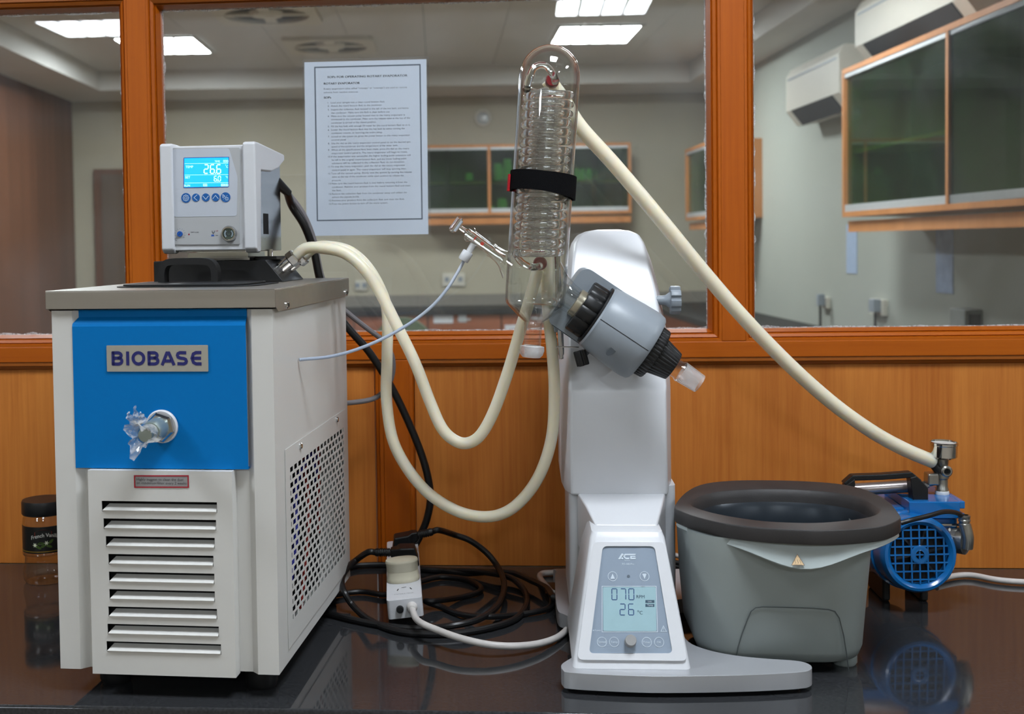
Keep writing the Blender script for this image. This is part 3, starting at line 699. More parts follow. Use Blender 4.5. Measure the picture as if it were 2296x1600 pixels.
# BIOBASE lettering as drawn strokes
m = MB(); FB = FRN(-.2207); dd = .0003
def L_(u0, wd, paths, H=.0176, v0=.4066, t=.0039):
    for pth, closed in paths: m.stroke([(u0+t/2+x*(wd-t), v0+t/2+y*(H-t)) for x, y in pth], t, FB, dd, closed)
B_ = [([(0,-.11),(0,1.11)],False), ([(-.1,1),(.55,1)]+[(.55+.38*math.cos(RAD(a)),.765+.235*math.sin(RAD(a))) for a in range(75,-91,-15)]+[(0,.53)],False), ([(.5,.53)]+[(.58+.42*math.cos(RAD(a)),.265+.265*math.sin(RAD(a))) for a in range(75,-91,-15)]+[(-.1,0)],False)]
I_ = [([(0,-.12),(0,1.12)],False)]
O_ = [([(.5+.5*math.cos(RAD(a))*(1 if abs(math.cos(RAD(a)))<.8 else 1), .5+.5*math.sin(RAD(a))) for a in range(0,360,15)],True)]
A_ = [([(-.1,-.12),(.4,.97),(.6,.97),(1.1,-.12)],False), ([(.2,.26),(.8,.26)],False)]
S_ = [([(1.0,.98),(.3,1.0),(.06,.9),(0,.76),(.08,.6),(.3,.52),(.7,.48),(.92,.4),(1,.24),(.94,.1),(.7,0),(-.02,.02)],False)]
E_ = [([(1.05,1),(.45,1),(.16,.88),(.0,.5),(.16,.12),(.45,0),(1.05,0)],False), ([(0,.5),(1.0,.5)],False)]
for u0, wd, ch_ in ((-.0625,.0150,B_),(-.0440,.0034,I_),(-.0372,.0175,O_),(-.0170,.0150,B_),(.0005,.0165,A_),(.0188,.0150,S_),(.0370,.0152,E_)): L_(u0, wd, ch_)
obj('lettering', m, pbr('letter_navy', (34,36,104), .5), nm, smooth=False)
# drain valve with plastic wrapped round its end
vo = Vector((-.0008,-.2195,.3325)); va = Vector((-.06,-1,-.06)).normalized()
dv = P_('drain_valve', MB().revolve([(0,0),(.0205,0),(.0205,.002),(.019,.0035),(0,.0035)], vo, va, 32), WHITEP)
obj('nut', MB().revolve([(0,.003),(.0185,.003),(.0185,.008),(.016,.0115),(0,.0115)], vo, va, 6, RAD(12)), CHROME, dv, smooth=False)
obj('nozzle', MB().revolve([(0,.011),(.0135,.011),(.0135,.03),(.0115,.034),(.0095,.034),(.0085,.05),(0,.05)], vo, va, 24), pbr('brushed_nozzle', (170,182,176), .3, .7), dv)
WRAP = thin_glass('plastic_wrap', (.9,.9,.88), 1.5, .15, haze=.35, hcol=(.82,.8,.76), hscale=90, boost=2.0)
m = MB(); u_ = Vector((1,0,0)); w_ = Vector((0,0,1)); rings = []
for j, (t, r0, am) in enumerate(((.036,.0105,.0),(.044,.0108,.0006),(.051,.0098,.0012),(.056,.0105,.003),(.061,.0135,.005),(.066,.017,.007))):
    rings.append([vo+va*(t+.003*math.sin(5*a+j)*(.1 if j<3 else 1))+(u_*math.cos(a)+w_*math.sin(a))*(r0+am*math.sin(3*a+1.2)+am*.6*math.sin(7*a+j*.4)) for a in [2*math.pi*i/28 for i in range(28)]])
m.loft(rings, cap=False); obj('plastic_wrap', m, WRAP, dv)
m = MB()
for i, (b0, b1, b2) in enumerate((((-.008,.0,.011),(-.014,.002,.022),(-.013,-.002,.034)),((-.010,.001,.010),(-.021,.0,.020),(-.023,.003,.026)),((-.004,.0,.012),(-.007,.003,.021),(-.008,-.001,.026)))):
    q = [vo+va*.045+Vector(b) for b in (b0,b1,b2)]; c = crom(q,5); sd = Vector((.7,.2,.3)).normalized()
    m.loft([[p+sd*(.006*(1-.85*k/(len(c)-1)))*s+va*(.002*math.sin(k*1.7+s)) for s in (-1,0,1)] for k, p in enumerate(c)], cap=False)
n_ = len(m.v)
m.f = [f for f in m.f if not (abs(f[0]-f[1]) == 2)]
obj('wrap_tail', m, WRAP, dv)
# white louvred front panel
SL = [-.0765,-.0748,-.0725,-.0697,-.0696,-.0696,-.0713,-.0730,-.0747]; SR = [.0687,.0671,.0650,.0629,.0636,.0637,.0660,.0678,.0701]
ST = [.2420+.0001,.2206,.1988,.1770,.1552,.1337,.1122,.0908,.0692]; SH = .0132; YP = -.2285
x0, x1, z0, z1 = -.0932, .0880, .0285, .2795
m = MB(); zt = z1
for l, r, t in zip(SL,SR,ST):
    m.box((x0,YP,t),(x1,YP+.0015,zt)); m.box((x0,YP,t-SH),(l,YP+.0015,t)); m.box((r,YP,t-SH),(x1,YP+.0015,t)); zt = t-SH
m.box((x0,YP,z0),(x1,YP+.0015,zt))
m.box((x0,YP+.0015,z0),(x0+.0015,-.21,z1)).box((x1-.0015,YP+.0015,z0),(x1,-.21,z1)).box((x0+.0015,YP+.0015,z1-.0015),(x1-.0015,-.21,z1)).box((x0+.0015,YP+.0015,z0),(x1-.0015,-.21,z0+.0015))
fg = P_('front_grille', m, WHITE, smooth=False)
obj('backing', MB().box((x0+.002,-.2112,z0+.002),(x1-.002,-.2105,z1-.002)), DARK, fg, smooth=False)
for l, r, t in zip(SL,SR,ST):
    b0 = t-SH-.0005
    q = [(YP+.0002,b0),(YP-.0020,b0+.0026),(YP+.009,b0+.0088),(YP+.010,b0+.0078)]
    a = [(l+.0015,y,z) for y, z in q]; b = [(r-.0008,y,z) for y, z in q]
    a[2] = (l+.0065,a[2][1],a[2][2]); a[3] = (l+.0065,a[3][1],a[3][2])
    obj('slat', MB().loft([a,b]), WHITE, fg, smooth=False)
wl_ = obj('warning_label', MB().prism([(-.0345,.2585),(.0345,.2592),(.0345,.2748),(-.0345,.2741)], FRN(YP), 0, .0003), pbr('label_grey', (150,148,148), .5), fg, smooth=False)
m = MB(); m.stroke([(-.0337,.2594),(.0337,.2601),(.0337,.2739),(-.0337,.2732)], .0016, FRN(YP), .0006, True); obj('red_border', m, pbr('border_red', (168,28,46), .5), wl_, smooth=False)
m = MB(); put_text(m, 'Highly suggest to clean the dust', FRN(YP), .0006, -.0312, .0280, .2677); put_text(m, 'on condenser/filter every 2 weeks', FRN(YP), .0006, -.0312, .0315, .2633); obj('lettering', m, pbr('ink_brown', (78,72,74), .6), wl_, smooth=False)
# side grille: perforated sheet screwed on the right side
GX = .1392; y0, y1, z0, z1 = -.1735, .198, .046, .2965
hy0, hy1, hz0, hz1 = -.151, .181, .0730, .2700; rows = 20; pz = (hz1-hz0)/rows; hh_ = pz*.66; pit = .0218; hw_ = .0152
m = MB(); bx = lambda a, b, c, d: m.box((GX+.0003,a,c),(GX+.0008,b,d))
bx(y0,y1,hz1-pz*0,z1); bx(y0,y1,z0,hz0)
for r in range(rows):
    zt = hz1-r*pz; zb_ = zt-hh_; bx(y0,y1,zt-pz,zb_) if True else 0
    off = 0 if r % 2 == 0 else -pit/2; prev = y0; k = 0
    while True:
        a = hy0+off+k*pit; b = a+hw_; k += 1
        a2, b2 = max(a,hy0), min(b,hy1)
        if a > hy1-.002: break
        if b2-a2 < .002: continue
        bx(prev,a2,zb_,zt); prev = b2
    bx(prev,y1,zb_,zt)
sg = P_('side_grille', m, WHITE, smooth=False)
def screw(p, n, r, par, mat=CHROME):
    q = obj('screw', MB().revolve([(0,0),(r,0),(r,r*.35),(r*.75,r*.7),(0,r*.85)], p, n, 16), mat, par)
    s = MB(); n = Vector(n); t = Vector((0,0,1)) if abs(n.z) < .9 else Vector((1,0,0)); b = n.cross(t)
    s.obox(Vector(p)+n*(r*.82), t*r*.6, b*r*.12, n*r*.06); s.obox(Vector(p)+n*(r*.82), b*r*.6, t*r*.12, n*r*.06); obj('slot', s, DARK, q, smooth=False) if par is not sg else None
for y, z in ((-.097,.2885),(.1316,.2895)): screw((GX+.0008,y,z),(1,0,0),.0042,sg)
# steel top: tray with front and side skirts
m = MB(); T = .0012; cx, cf_, cb, zt = .1442, -.2235, .2225, .4985
m.prism([(-cx,cf_),(cx,cf_),(cx,cb),(-cx,cb)], XY, zt-T, zt)
m.box((-cx,cf_,.476),(cx,cf_+T,zt-T)); m.box((-cx,cb-T,.476),(cx,cb,zt-T))
sk = [(cf_+T,.477),(-.208,.4705),(.212,.4705),(cb-T,.477),(cb-T,zt-T),(cf_+T,zt-T)]
m.prism(sk, YZ(cx), -T, 0); m.prism(sk, YZ(-cx), 0, T)
tp = P_('steel_top', m, STEEL, bevel=.0008)
for y, z in ((-.172,.4762),(.190,.4765)): screw((cx,y,z),(1,0,0),.0045,tp)
for y, z in ((-.172,.4762),(.190,.4765)): screw((-cx,y,z),(-1,0,0),.0045,tp)
# lid with handle
ld = P_('lid', MB().prism(rrect(-.096,-.142,.094,.012,.03,6), XY, .4986, .4998), BLACKR, bevel=.0005)
obj('pad', MB().prism(rrect(-.090,-.135,.078,.004,.03,6), XY, .4998, .5022), BLACKR, ld, bevel=.0008)
hd = [(-.082,-.04,.501),(-.082,-.04,.520)]
pth = crom([(-.064,-.03,.5015),(-.064,-.03,.515),(-.061,-.03,.5245),(-.053,-.03,.5295),(-.027,-.03,.5305),(-.001,-.03,.5295),(.0075,-.03,.5245),(.0105,-.03,.515),(.0105,-.03,.5015)],4)
m = MB(); m.loft([[p+Vector((0,-.009,0))+n*.0045,p+Vector((0,.009,0))+n*.0045,p+Vector((0,.009,0))-n*.0045,p+Vector((0,-.009,0))-n*.0045] for p, n in [(pth[i], (lambda t: Vector((-t.z,0,t.x)))((pth[min(i+1,len(pth)-1)]-pth[max(i-1,0)]).normalized())) for i in range(len(pth))]])
obj('handle', m, BLACKR, ld, angle=50)
# black bridge block with sloped end, mounting plate
q = [(-.106,.4986),(.086,.4986),(.060,.530),(-.106,.530)]
m = MB().loft([[(x,.045,z) for x, z in q],[(x,.165,z) for x, z in q]]); br = P_('bridge_block', m, BLACKP, bevel=.0015)
m = MB().box((-.07,.05,.5302),(.035,.15,.5335)).box((-.06,.06,.5335),(.03,.15,.5415)); P_('mounting_plate', m, STEELM, smooth=False)
m = MB().box((.036,.075,.5302),(.068,.13,.5348)); P_('bracket', m, BLACKP, smooth=False); P_('pillar', MB().cyl((.052,.10,.5348),(.052,.10,.545),.004), STEELM)
# hose fittings on the slope
FD = Vector((.80,0,.60)).normalized(); FIT = []
for i, y in enumerate((.075,.125)):
    o = Vector((.0715,y,.5155)); FIT.append(o+FD*.028)
    f = P_('hose_fitting', MB().revolve([(0,-.004),(.0085,-.004),(.0085,.020),(.0065,.020),(.0065,.030),(.0075,.034),(.0055,.046),(0,.046)], o, FD, 24), CHROME)
    obj('nut', MB().revolve([(.0066,.020),(.0115,.020),(.0122,.0215),(.0122,.030),(.011,.032),(.0066,.032)], o, FD, 6, .3), CHROME, f, smooth=False)
# control head
HX0, HX1, HY, HZ0, HZ1 = -.0845, .0545, .02, .5405, .6965
ck = thing('x', None, None); bpy.data.objects.remove(ck)
prof = [(HY,HZ0+.006),(HY,HZ1-.002),(HY+.006,HZ1),(HY+.022,HZ1),(HY+.165,HZ1-.007),(HY+.166,HZ1-.016),(HY+.13,HZ1-.030),(HY+.09,HZ1-.0375),(HY+.045,HZ1-.039),(HY+.032,HZ1-.039),(HY+.030,HZ1-.06),(HY+.024,HZ0+.004),(HY+.02,HZ0),(HY+.008,HZ0)]
def cheek(xa, xb, ya):
    return MB().loft([[(xa,y,z) for y, z in prof],[(xb,y,z) for y, z in prof]])
ctl = P_('control_head', MB().box((HX0+.017,HY+.006,HZ0+.004),(HX1-.017,HY+.05,HZ1-.004)), WHITEP, bevel=.002)
obj('cheek', cheek(HX0,HX0+.0185,0), WHITEP, ctl, bevel=.003, seg=3); obj('cheek', cheek(HX1-.0185,HX1,0), WHITEP, ctl, bevel=.003, seg=3)
obj('steel_box', MB().box((HX0+.006,HY+.030,HZ0+.002),(HX1-.005,HY+.155,HZ1-.012)), STEELM, ctl, bevel=.001)
m = MB()
for k in range(7): m.box((HX1-.0052,HY+.055+k*.0042,.567),(HX1-.0046,HY+.0565+k*.0042,.597))
obj('vent_slot', m, DARK, ctl, smooth=False)
HP = lambda cx, cy: chit(80+cx/3.1027, 300+cy/3.1027, 1, HY+.0045)
def hp(cx, cy): p = HP(cx,cy); return (p.x,p.z)
FH = FRN(HY+.0055)
fp = [hp(947,100),hp(1420,95),hp(1420,768),hp(930,770)]; fa = [fp[3],fp[2],fp[1],fp[0]]
face = obj('face_plate', MB().prism(rpoly(fa,.002), FH, 0, .0012), pbr('face_grey', (176,178,180), .45, var=.01), ctl, smooth=False)
ov = [hp(962,578),hp(1398,572),hp(1345,98),hp(950,104)]
obj('overlay', MB().prism(rpoly([hp(962,578),hp(1400,572),hp(1405,300),hp(1345,100),hp(950,106)],.004), FH, .0012, .0015), pbr('overlay_pale', (190,196,206), .3, var=.01), face, smooth=False)
S3 = lambda cx, cy: (lambda p: (p.x,p.z))(chit(400+cx/13.33, 340+cy/13.33, 1, HY+.003))
scr = obj('screen', MB().prism(rpoly([S3(165,1070),S3(1490,1045),S3(1500,165),S3(165,190)],.002), FH, .0015, .0019), glow('lcd_blue', (24,170,250), .95), face, smooth=False)
m = MB(); D9 = .0022
m.stroke([S3(160,1070),S3(1492,1045),S3(1505,160),S3(162,185)], .0008, FH, .0020, True); obj('screen_edge', m, pbr('edge_blue', (20,80,170), .4), face, smooth=False)
m = MB()
for y in (355,695,935): m.stroke([S3(185,y),S3(1490,y-12)], .0004, FH, D9)
def put3(s, xa, xb, y, h=None): a = S3(xa,y); b = S3(xb,y); put_text(m, s, FH, D9, a[0], b[0], a[1])
put3('TIME',1085,1240,315); put3('TEMP',215,440,487); put3('SET',200,350,800); put3('RUN',172,345,1045)
u_ = (S3(1100,500)[0]-S3(1000,500)[0])/100
for s, xa in (('2',765),('6',950),('6',1140)): p = S3(xa,648); seven(m, s, FH, D9, p[0], p[1], 118*u_, 250*u_, 32*u_, .05)
p = S3(1108,645); m.poly([(p[0]-14*u_,p[1]-14*u_),(p[0]+14*u_,p[1]-14*u_),(p[0]+14*u_,p[1]+14*u_),(p[0]-14*u_,p[1]+14*u_)], FH, D9)
for s, xa in (('6',1065),('0',1183)): p = S3(xa,880); seven(m, s, FH, D9, p[0], p[1], 75*u_, 145*u_, 22*u_, .05)
p = S3(1162,885); m.poly([(p[0]-9*u_,p[1]-9*u_),(p[0]+9*u_,p[1]-9*u_),(p[0]+9*u_,p[1]+9*u_),(p[0]-9*u_,p[1]+9*u_)], FH, D9)
for k in range(3): p = S3(1345+k*54,312); seven(m, '0', FH, D9, p[0], p[1], 34*u_, 56*u_, 12*u_, 0)
put3('C',1430,1485,480); put3('C',1440,1480,785)
for xa in (1412,1425): p = S3(xa,400 if xa == 1412 else 735); m.stroke(arc(p[0],p[1],9*u_,0,360,10)[:-1], 5*u_, FH, D9, True)
for xa, xb in ((745,850),(1280,1360),(1385,1480)):
    a = S3(xa,1030); b = S3(xb,965); m.stroke([a,(b[0],a[1]),b,(a[0],b[1])], 10*u_, FH, D9, True); m.stroke([(a[0],(a[1]+b[1])/2),(b[0],(a[1]+b[1])/2)], 10*u_, FH, D9); m.stroke([((a[0]+b[0])/2,a[1]),((a[0]+b[0])/2,b[1])], 10*u_, FH, D9)
obj('readout', m, glow('lcd_white', (200,248,255), 1.15), scr, smooth=False)
BTN = pbr('button_blue', (22,92,164), .4); ICON = pbr('icon_white', (200,220,240), .5)
for k, (x, y, r) in enumerate(((222,1378,142),(518,1370,118),(815,1365,118),(1108,1360,118),(1405,1358,142))):
    c = S3(x,y); R_ = r*u_
    b = obj('button', MB().prism(arc(c[0],c[1],R_,0,360,28)[:-1], FH, .0015, .0021), BTN, face, smooth=False)
    m = MB(); q = lambda dx, dy: (c[0]+dx*u_, c[1]+dy*u_); w9 = 15*u_
    if k == 0:
        m.stroke([q(*( (80+10*math.cos(8*a))*math.cos(a), (80+10*math.cos(8*a))*math.sin(a))) if False else q((80+9*math.cos(8*a))*math.cos(a),(80+9*math.cos(8*a))*math.sin(a)) for a in [2*math.pi*i/64 for i in range(64)]], w9, FH, .0023, True); m.stroke([q(36*math.cos(a),36*math.sin(a)) for a in [2*math.pi*i/20 for i in range(20)]], w9, FH, .0023, True)
    elif k == 1: m.stroke([q(45,85),q(-55,0),q(45,-85)], w9, FH, .0023)
    elif k == 2: m.stroke([q(-85,45),q(0,-55),q(85,45)], w9, FH, .0023)
    elif k == 3: m.stroke([q(-85,-45),q(0,55),q(85,-45)], w9, FH, .0023)
    else:
        m.stroke([q(-80,80),q(-15,30),q(-80,-10)], w9, FH, .0023, True); m.stroke([q(10,-15),q(75,-15),q(75,-80),q(10,-80)], w9, FH, .0023, True); m.stroke([q(-60,-60),q(55,50)], w9*.6, FH, .0023)
    obj('icon', m, ICON, b, smooth=False)
S4 = lambda cx, cy: (lambda p: (p.x,p.z))(chit(380+cx/12.756, 490+cy/12.756, 1, HY+.003))
u4 = (S4(1100,300)[0]-S4(1000,300)[0])/100
c = S4(293,437); dl = obj('dial', MB().prism(arc(c[0],c[1],76*u4,0,360,24)[:-1], FH, .0012, .003), pbr('dial_blue', (18,84,170), .35), face, smooth=False)
m = MB(); m.stroke([(c[0]-35*u4,c[1]-35*u4),(c[0]+35*u4,c[1]+35*u4)], 14*u4, FH, .0032); obj('mark', m, INK, dl, smooth=False)
m = MB()
for a in range(-40,221,26): r0, r1 = 132*u4, 156*u4; t = RAD(a); m.stroke([(c[0]+r0*math.cos(t),c[1]+r0*math.sin(t)),(c[0]+r1*math.cos(t),c[1]+r1*math.sin(t))], 9*u4, FH, .0014)
a_, b_ = S4(150,622), S4(205,622); put_text(m, 'C', FH, .0014, a_[0], b_[0], a_[1]); p = S4(138,570); m.stroke(arc(p[0],p[1],10*u4,0,360,10)[:-1], 5*u4, FH, .0014, True)
a_, b_ = S4(595,405), S4(830,405); put_text(m, 'TEMP ALARM', FH, .0014, a_[0], b_[0], a_[1])
for yy, s in ((495,'ON'),): a_, b_ = S4(1305,yy), S4(1375,yy); put_text(m, s, FH, .0014, a_[0], b_[0], a_[1])
m.stroke([S4(1215,345),S4(1218,395),S4(1245,412),S4(1272,395),S4(1280,345)], 16*u4, FH, .0014); m.stroke([S4(1245,412),S4(1235,445)], 14*u4, FH, .0014)
obj('print', m, INK, face, smooth=False)
m = MB(); a_, b_ = S4(1305,370), S4(1385,370); put_text(m, 'OFF', FH, .0014, a_[0], b_[0], a_[1]); obj('red_lettering', m, pbr('print_red_b', (150,28,50), .5), face, smooth=False); m = MB(); q = [S4(530,470),S4(550,474),S4(570,465),S4(568,440),S4(552,415),S4(532,442)]; m.poly(q, FH, .0014); obj('red_print', m, pbr('print_red', (150,28,50), .5), face, smooth=False)
m = MB(); m.poly([S4(1178,505),S4(1282,503),S4(1270,490),S4(1272,455),S4(1190,455),S4(1192,490)], FH, .0014); obj('blue_print', m, pbr('print_blue', (50,90,170), .5), face, smooth=False)
c = S4(1705,430); o = Vector((c[0],HY+.0043,c[1])); pw = obj('power_button', MB().revolve([(222*u4,0),(222*u4,.002),(195*u4,.005),(165*u4,.005),(158*u4,.0025),(0,.0025)], o, (0,-1,0), 36), STEELM, face)
FP = FRN(HY+.0043-.0025)
obj('cap', MB().prism(arc(c[0],c[1],150*u4,0,360,28)[:-1], FP, 0, .0006), pbr('cap_greengrey', (86,98,90), .3, .5), pw, smooth=False)
m = MB(); m.stroke([(c[0]+62*u4*math.cos(RAD(a)),c[1]+62*u4*math.sin(RAD(a))) for a in range(120,421,20)], 18*u4, FP, .0009); m.stroke([(c[0],c[1]+10*u4),(c[0],c[1]+95*u4)], 18*u4, FP, .0009); obj('symbol', m, INK, pw, smooth=False)
m = MB()
for a in list(range(-40,41,20))+list(range(140,221,20)): t = RAD(a); m.stroke([(c[0]+92*u4*math.cos(t),c[1]+92*u4*math.sin(t)),(c[0]+128*u4*math.cos(t),c[1]+128*u4*math.sin(t))], 20*u4, FP, .0009)
obj('light_segment', m, ICON, pw, smooth=False)
obj('cable_gland', MB().cyl((HX1-.012,HY+.154,.648),(HX1+.004,HY+.172,.630),.009,.006), BLACKP, ctl)
# ================================================================== rotary evaporator
rv = thing('rotary_evaporator', 'white rotary evaporator with grey rotating head on a silver base', 'evaporator', (.13,-.36,0))
R_ = lambda n, m, mat, par=rv, **k: obj(n, m, mat, par, **k)
bp_ = [(.046,-.581),(.10,-.588),(.160,-.590),(.25,-.583),(.316,-.572),(.336,-.562),(.340,-.545),(.328,-.531),(.292,-.524),(.256,-.514),(.224,-.494),(.203,-.462),(.200,-.40),(.203,-.30),(.222,-.272),(.30,-.262),(.335,-.25),(.338,-.13),(.31,-.112),(.06,-.112),(.040,-.13),(.036,-.20),(.036,-.325),(.046,-.352),(.064,-.385),(.068,-.44),(.064,-.50),(.048,-.530),(.036,-.553),(.037,-.572)]
bc = [tuple(p)[:2] for p in crom([(x,y,0) for x, y in bp_],4,True)]
R_('base', MB().prism(bc, XY, .006, .0265), SILVER, bevel=.005, seg=3)
for x, y in ((.062,-.556),(.308,-.548),(.065,-.14),(.31,-.14)): R_('foot', MB().revolve([(0,0),(.018,0),(.020,.003),(.020,.0065),(0,.0065)], (x,y,0), (0,0,1), 20), BLACKR)
R_('column', MB().prism(rrect(.054,-.334,.204,-.135,.012), XY, .0266, .205), WHITEP, bevel=.003)
def tsec(z, xf0, xf1, yf, xs0, xs1, ys, yb): return [(xf0,yf,z),(xf1,yf,z),(xs1,ys,z),(xs1,yb,z),(xs0,yb,z),(xs0,ys,z)]
TS = [tsec(.1935,.057,.191,-.346,.050,.196,-.318,-.14),tsec(.206,.057,.191,-.347,.0445,.200,-.312,-.14),tsec(.338,.058,.189,-.352,.0445,.200,-.312,-.14),tsec(.346,.056,.190,-.349,.0445,.200,-.31,-.14),
      tsec(.42,.057,.188,-.320,.047,.198,-.285,-.14),tsec(.475,.0605,.183,-.293,.052,.191,-.262,-.14),tsec(.52,.0655,.175,-.268,.060,.181,-.244,-.142),tsec(.547,.071,.169,-.250,.068,.172,-.232,-.146),tsec(.559,.078,.163,-.240,.076,.165,-.226,-.15),tsec(.5645,.090,.151,-.230,.088,.153,-.22,-.155),tsec(.567,.105,.136,-.218,.104,.137,-.212,-.165)]
R_('tower', MB().loft(TS), WHITEP, bevel=.0035, seg=3)
R_('neck_cover', MB().loft([[(.0655,-.338,.1965),(.189,-.338,.1965),(.189,-.338,.12),(.0655,-.338,.12)],[(.074,-.40,.192),(.178,-.40,.192),(.178,-.40,.12),(.074,-.40,.12)],[(.084,-.462,.1795),(.164,-.462,.1795),(.164,-.462,.12),(.084,-.462,.12)]]), WHITEP, bevel=.003)
# control console
def csec(z, x0, x1, yf, yb): return [(x,y,z) for x, y in rrect(x0,yf,x1,yb,.008,4)]
cs = [csec(.0267,.049,.1925,-.568,-.36),csec(.10,.0625,.1815,-.530,-.36),csec(.1705,.0755,.1705,-.4945,-.36),csec(.1765,.078,.168,-.489,-.36),csec(.1785,.083,.163,-.483,-.365)]
con = R_('console', MB().loft(cs), WHITEP, angle=28)
CP = Vector((.12,-.568,.0267)); CT = Vector((0,.0735,.1438)).normalized(); CN = Vector((0,-CT.z,CT.y))
CM = lambda u, v, d: Vector((u,CP.y,CP.z))+CT*v+CN*d
def ev(cx, cy, d=0.002):
    p = onplane(1200+cx/3.479, 1160+cy/3.479, CP+CN*d, CN); return (p.x, (p-CP).dot(CT))
inn = rpoly([ev(420,1058),ev(1071,1058),ev(930,224),ev(527,224)],.006,6)
out = rpoly([(.0545,.010),(.1885,.010),(.1695,.1555),(.0790,.1555)],.008,6)
R_('bezel', MB().prism(out, CM, 0, .0032, [list(reversed(inn))]), WHITEP, con, bevel=.0012)
ovm = pbr('console_blue_grey', (136,150,166), .38, var=.015); fac = R_('face_plate', MB().prism(inn, CM, .0002, .0010), ovm, con, smooth=False)
PW = pbr('console_print', (196,208,218), .5)
u5 = (ev(800,700)[0]-ev(700,700)[0])/100
m = MB(); m.stroke([ev(522,890),ev(955,890),ev(944,534),ev(522,534)], 5*u5, CM, .0014, True)
EL = lambda cx, cy: ev((1360+cx/19.133-1200)*3.479, (1230+cy/19.133-1160)*3.479)
for pl_ in ([(495,435),(600,435),(675,285),(720,345),(760,250),(690,195),(645,195)],[(625,435),(735,435),(680,345)],[(675,285),(780,400),(830,437),(965,437),(990,372),(825,370),(790,320),(730,235)],[(745,255),(790,205),(1260,203),(1232,265),(825,268),(785,305)],[(1018,435),(1240,435),(1268,370),(1085,372),(1085,345),(1222,345),(1255,298),(1018,298)]):
    m.prism([EL(*p) for p in pl_] if False else [EL(*p) for p in pl_], CM, .0010, .0014)
for s, xa, xb, y in (('System',765,1010,500),('RE-100-Pro',672,1190,678)): a, b = EL(xa,y), EL(xb,y); put_text(m, s, CM, .0014, a[0], b[0], a[1])
for cx, cy, up in ((604,456,1),(853,456,-1)):
    c = ev(cx,cy); m.stroke(arc(c[0],c[1],36*u5,0,360,28)[:-1], 4*u5, CM, .0014, True); q = [(-18,-20),(18,-20),(0,22)]; m.poly([(c[0]+x*u5,c[1]+up*y*u5) for x, y in (q if up > 0 else q[::-1])], CM, .0014)
for cx, cy, s in ((521,968,'Speed'),(616,968,'Temp'),(871,970,'Timer'),(967,970,'OK')):
    c = ev(cx,cy); m.stroke(arc(c[0],c[1],36*u5,0,360,28)[:-1], 4*u5, CM, .0014, True); wd = {'Speed':30,'Temp':27,'Timer':30,'OK':17}[s]; put_text(m, s, CM, .0014, c[0]-wd*u5, c[0]+wd*u5, c[1]-8*u5)
c = ev(1002,868); m.stroke([(c[0]-22*u5,c[1]-19*u5),(c[0]+22*u5,c[1]-19*u5),(c[0],c[1]+24*u5)], 4*u5, CM, .0014, True); m.stroke([(c[0],c[1]-2*u5),(c[0],c[1]+12*u5)], 4*u5, CM, .0014); m.stroke([(c[0],c[1]-12*u5),(c[0],c[1]-8*u5)], 4*u5, CM, .0014)
a, b = ev(465,884), ev(515,884); put_text(m, 'Power', CM, .0014, a[0], b[0], a[1]); a = ev(448,878); m.poly([(a[0],a[1]),(a[0]+10*u5,a[1]-7*u5),(a[0]+10*u5,a[1]+7*u5)], CM, .0014)
R_('print', m, PW, fac, smooth=False)
c = ev(728,456); R_('sensor', MB().prism(arc(c[0],c[1],12*u5,0,360,16)[:-1], CM, .001, .0014), pbr('sensor_grey', (92,104,116), .4), fac, smooth=False)
lcd = R_('display', MB().prism(rpoly([ev(532,884),ev(947,884),ev(940,540),ev(528,540)],.002), CM, .001, .0015), pbr('lcd_cyan', (150,180,188), .3, var=.03, scale=40, emit=(140,190,205), estr=.05), fac, smooth=False)
ED = lambda cx, cy: ev((1340+cx/9.4125-1200)*3.479, (1310+cy/9.4125-1160)*3.479)
m = MB(); u6 = (ED(800,400)[0]-ED(700,400)[0])/100
def dig(s, x, y, w_, h_): p = ED(x,y); hh = ED(x,y-h_)[1]-p[1]; seven(m, s, CM, .0018, p[0], p[1], w_*u6, hh, 17*u6, .03)
dig('0',302,318,108,232); dig('7',488,318,108,232); dig('0',660,318,108,232); dig('2',475,640,106,232); dig('6',655,640,106,232)
R_('digits', m, pbr('lcd_ink', (28,66,120), .5), lcd, smooth=False)
m = MB()
for s, xa, xb, y in (('RPM',820,992,288),('C',888,952,628)): a, b = ED(xa,y), ED(xb,y); put_text(m, s, CM, .0018, a[0], b[0], a[1])
p = ED(857,558); m.stroke(arc(p[0],p[1],15*u6,0,360,12)[:-1], 8*u6, CM, .0018, True)
for ya, yb in ((325,385),(408,468)): m.prism([ED(1008,yb),ED(1198,yb),ED(1198,ya),ED(1008,ya)], CM, .0015, .0017)
R_('units', m, pbr('lcd_ink_grey', (58,84,100), .5), lcd, smooth=False)
m = MB()
for s, xa, xb, y in (('Unlk',1062,1145,372),('Temp',1050,1168,450)): a, b = ED(xa,y), ED(xb,y); put_text(m, s, CM, .0020, a[0], b[0], a[1])
R_('badge_text', m, PW, lcd, smooth=False)
c = ev(742,966); kb = CM(c[0],c[1],.001); R_('rotary_knob', MB().revolve([(0,0),(.0072,0),(.0072,.004),(.0068,.0045),(.0070,.011),(.0064,.0122),(0,.0122)], kb, CN, 28), pbr('knob_grey', (150,150,150), .4), fac)
# rotating head: axis slopes down to the right in front of the tower
H0 = Vector((.0909,-.42,.4502)); HA = Vector((.8272,0,-.5619)); HB_ = Vector((.5619,0,.8272)); HYv = Vector((0,1,0))
HM = lambda u, v, d: H0+HB_*u+HYv*v+HA*d
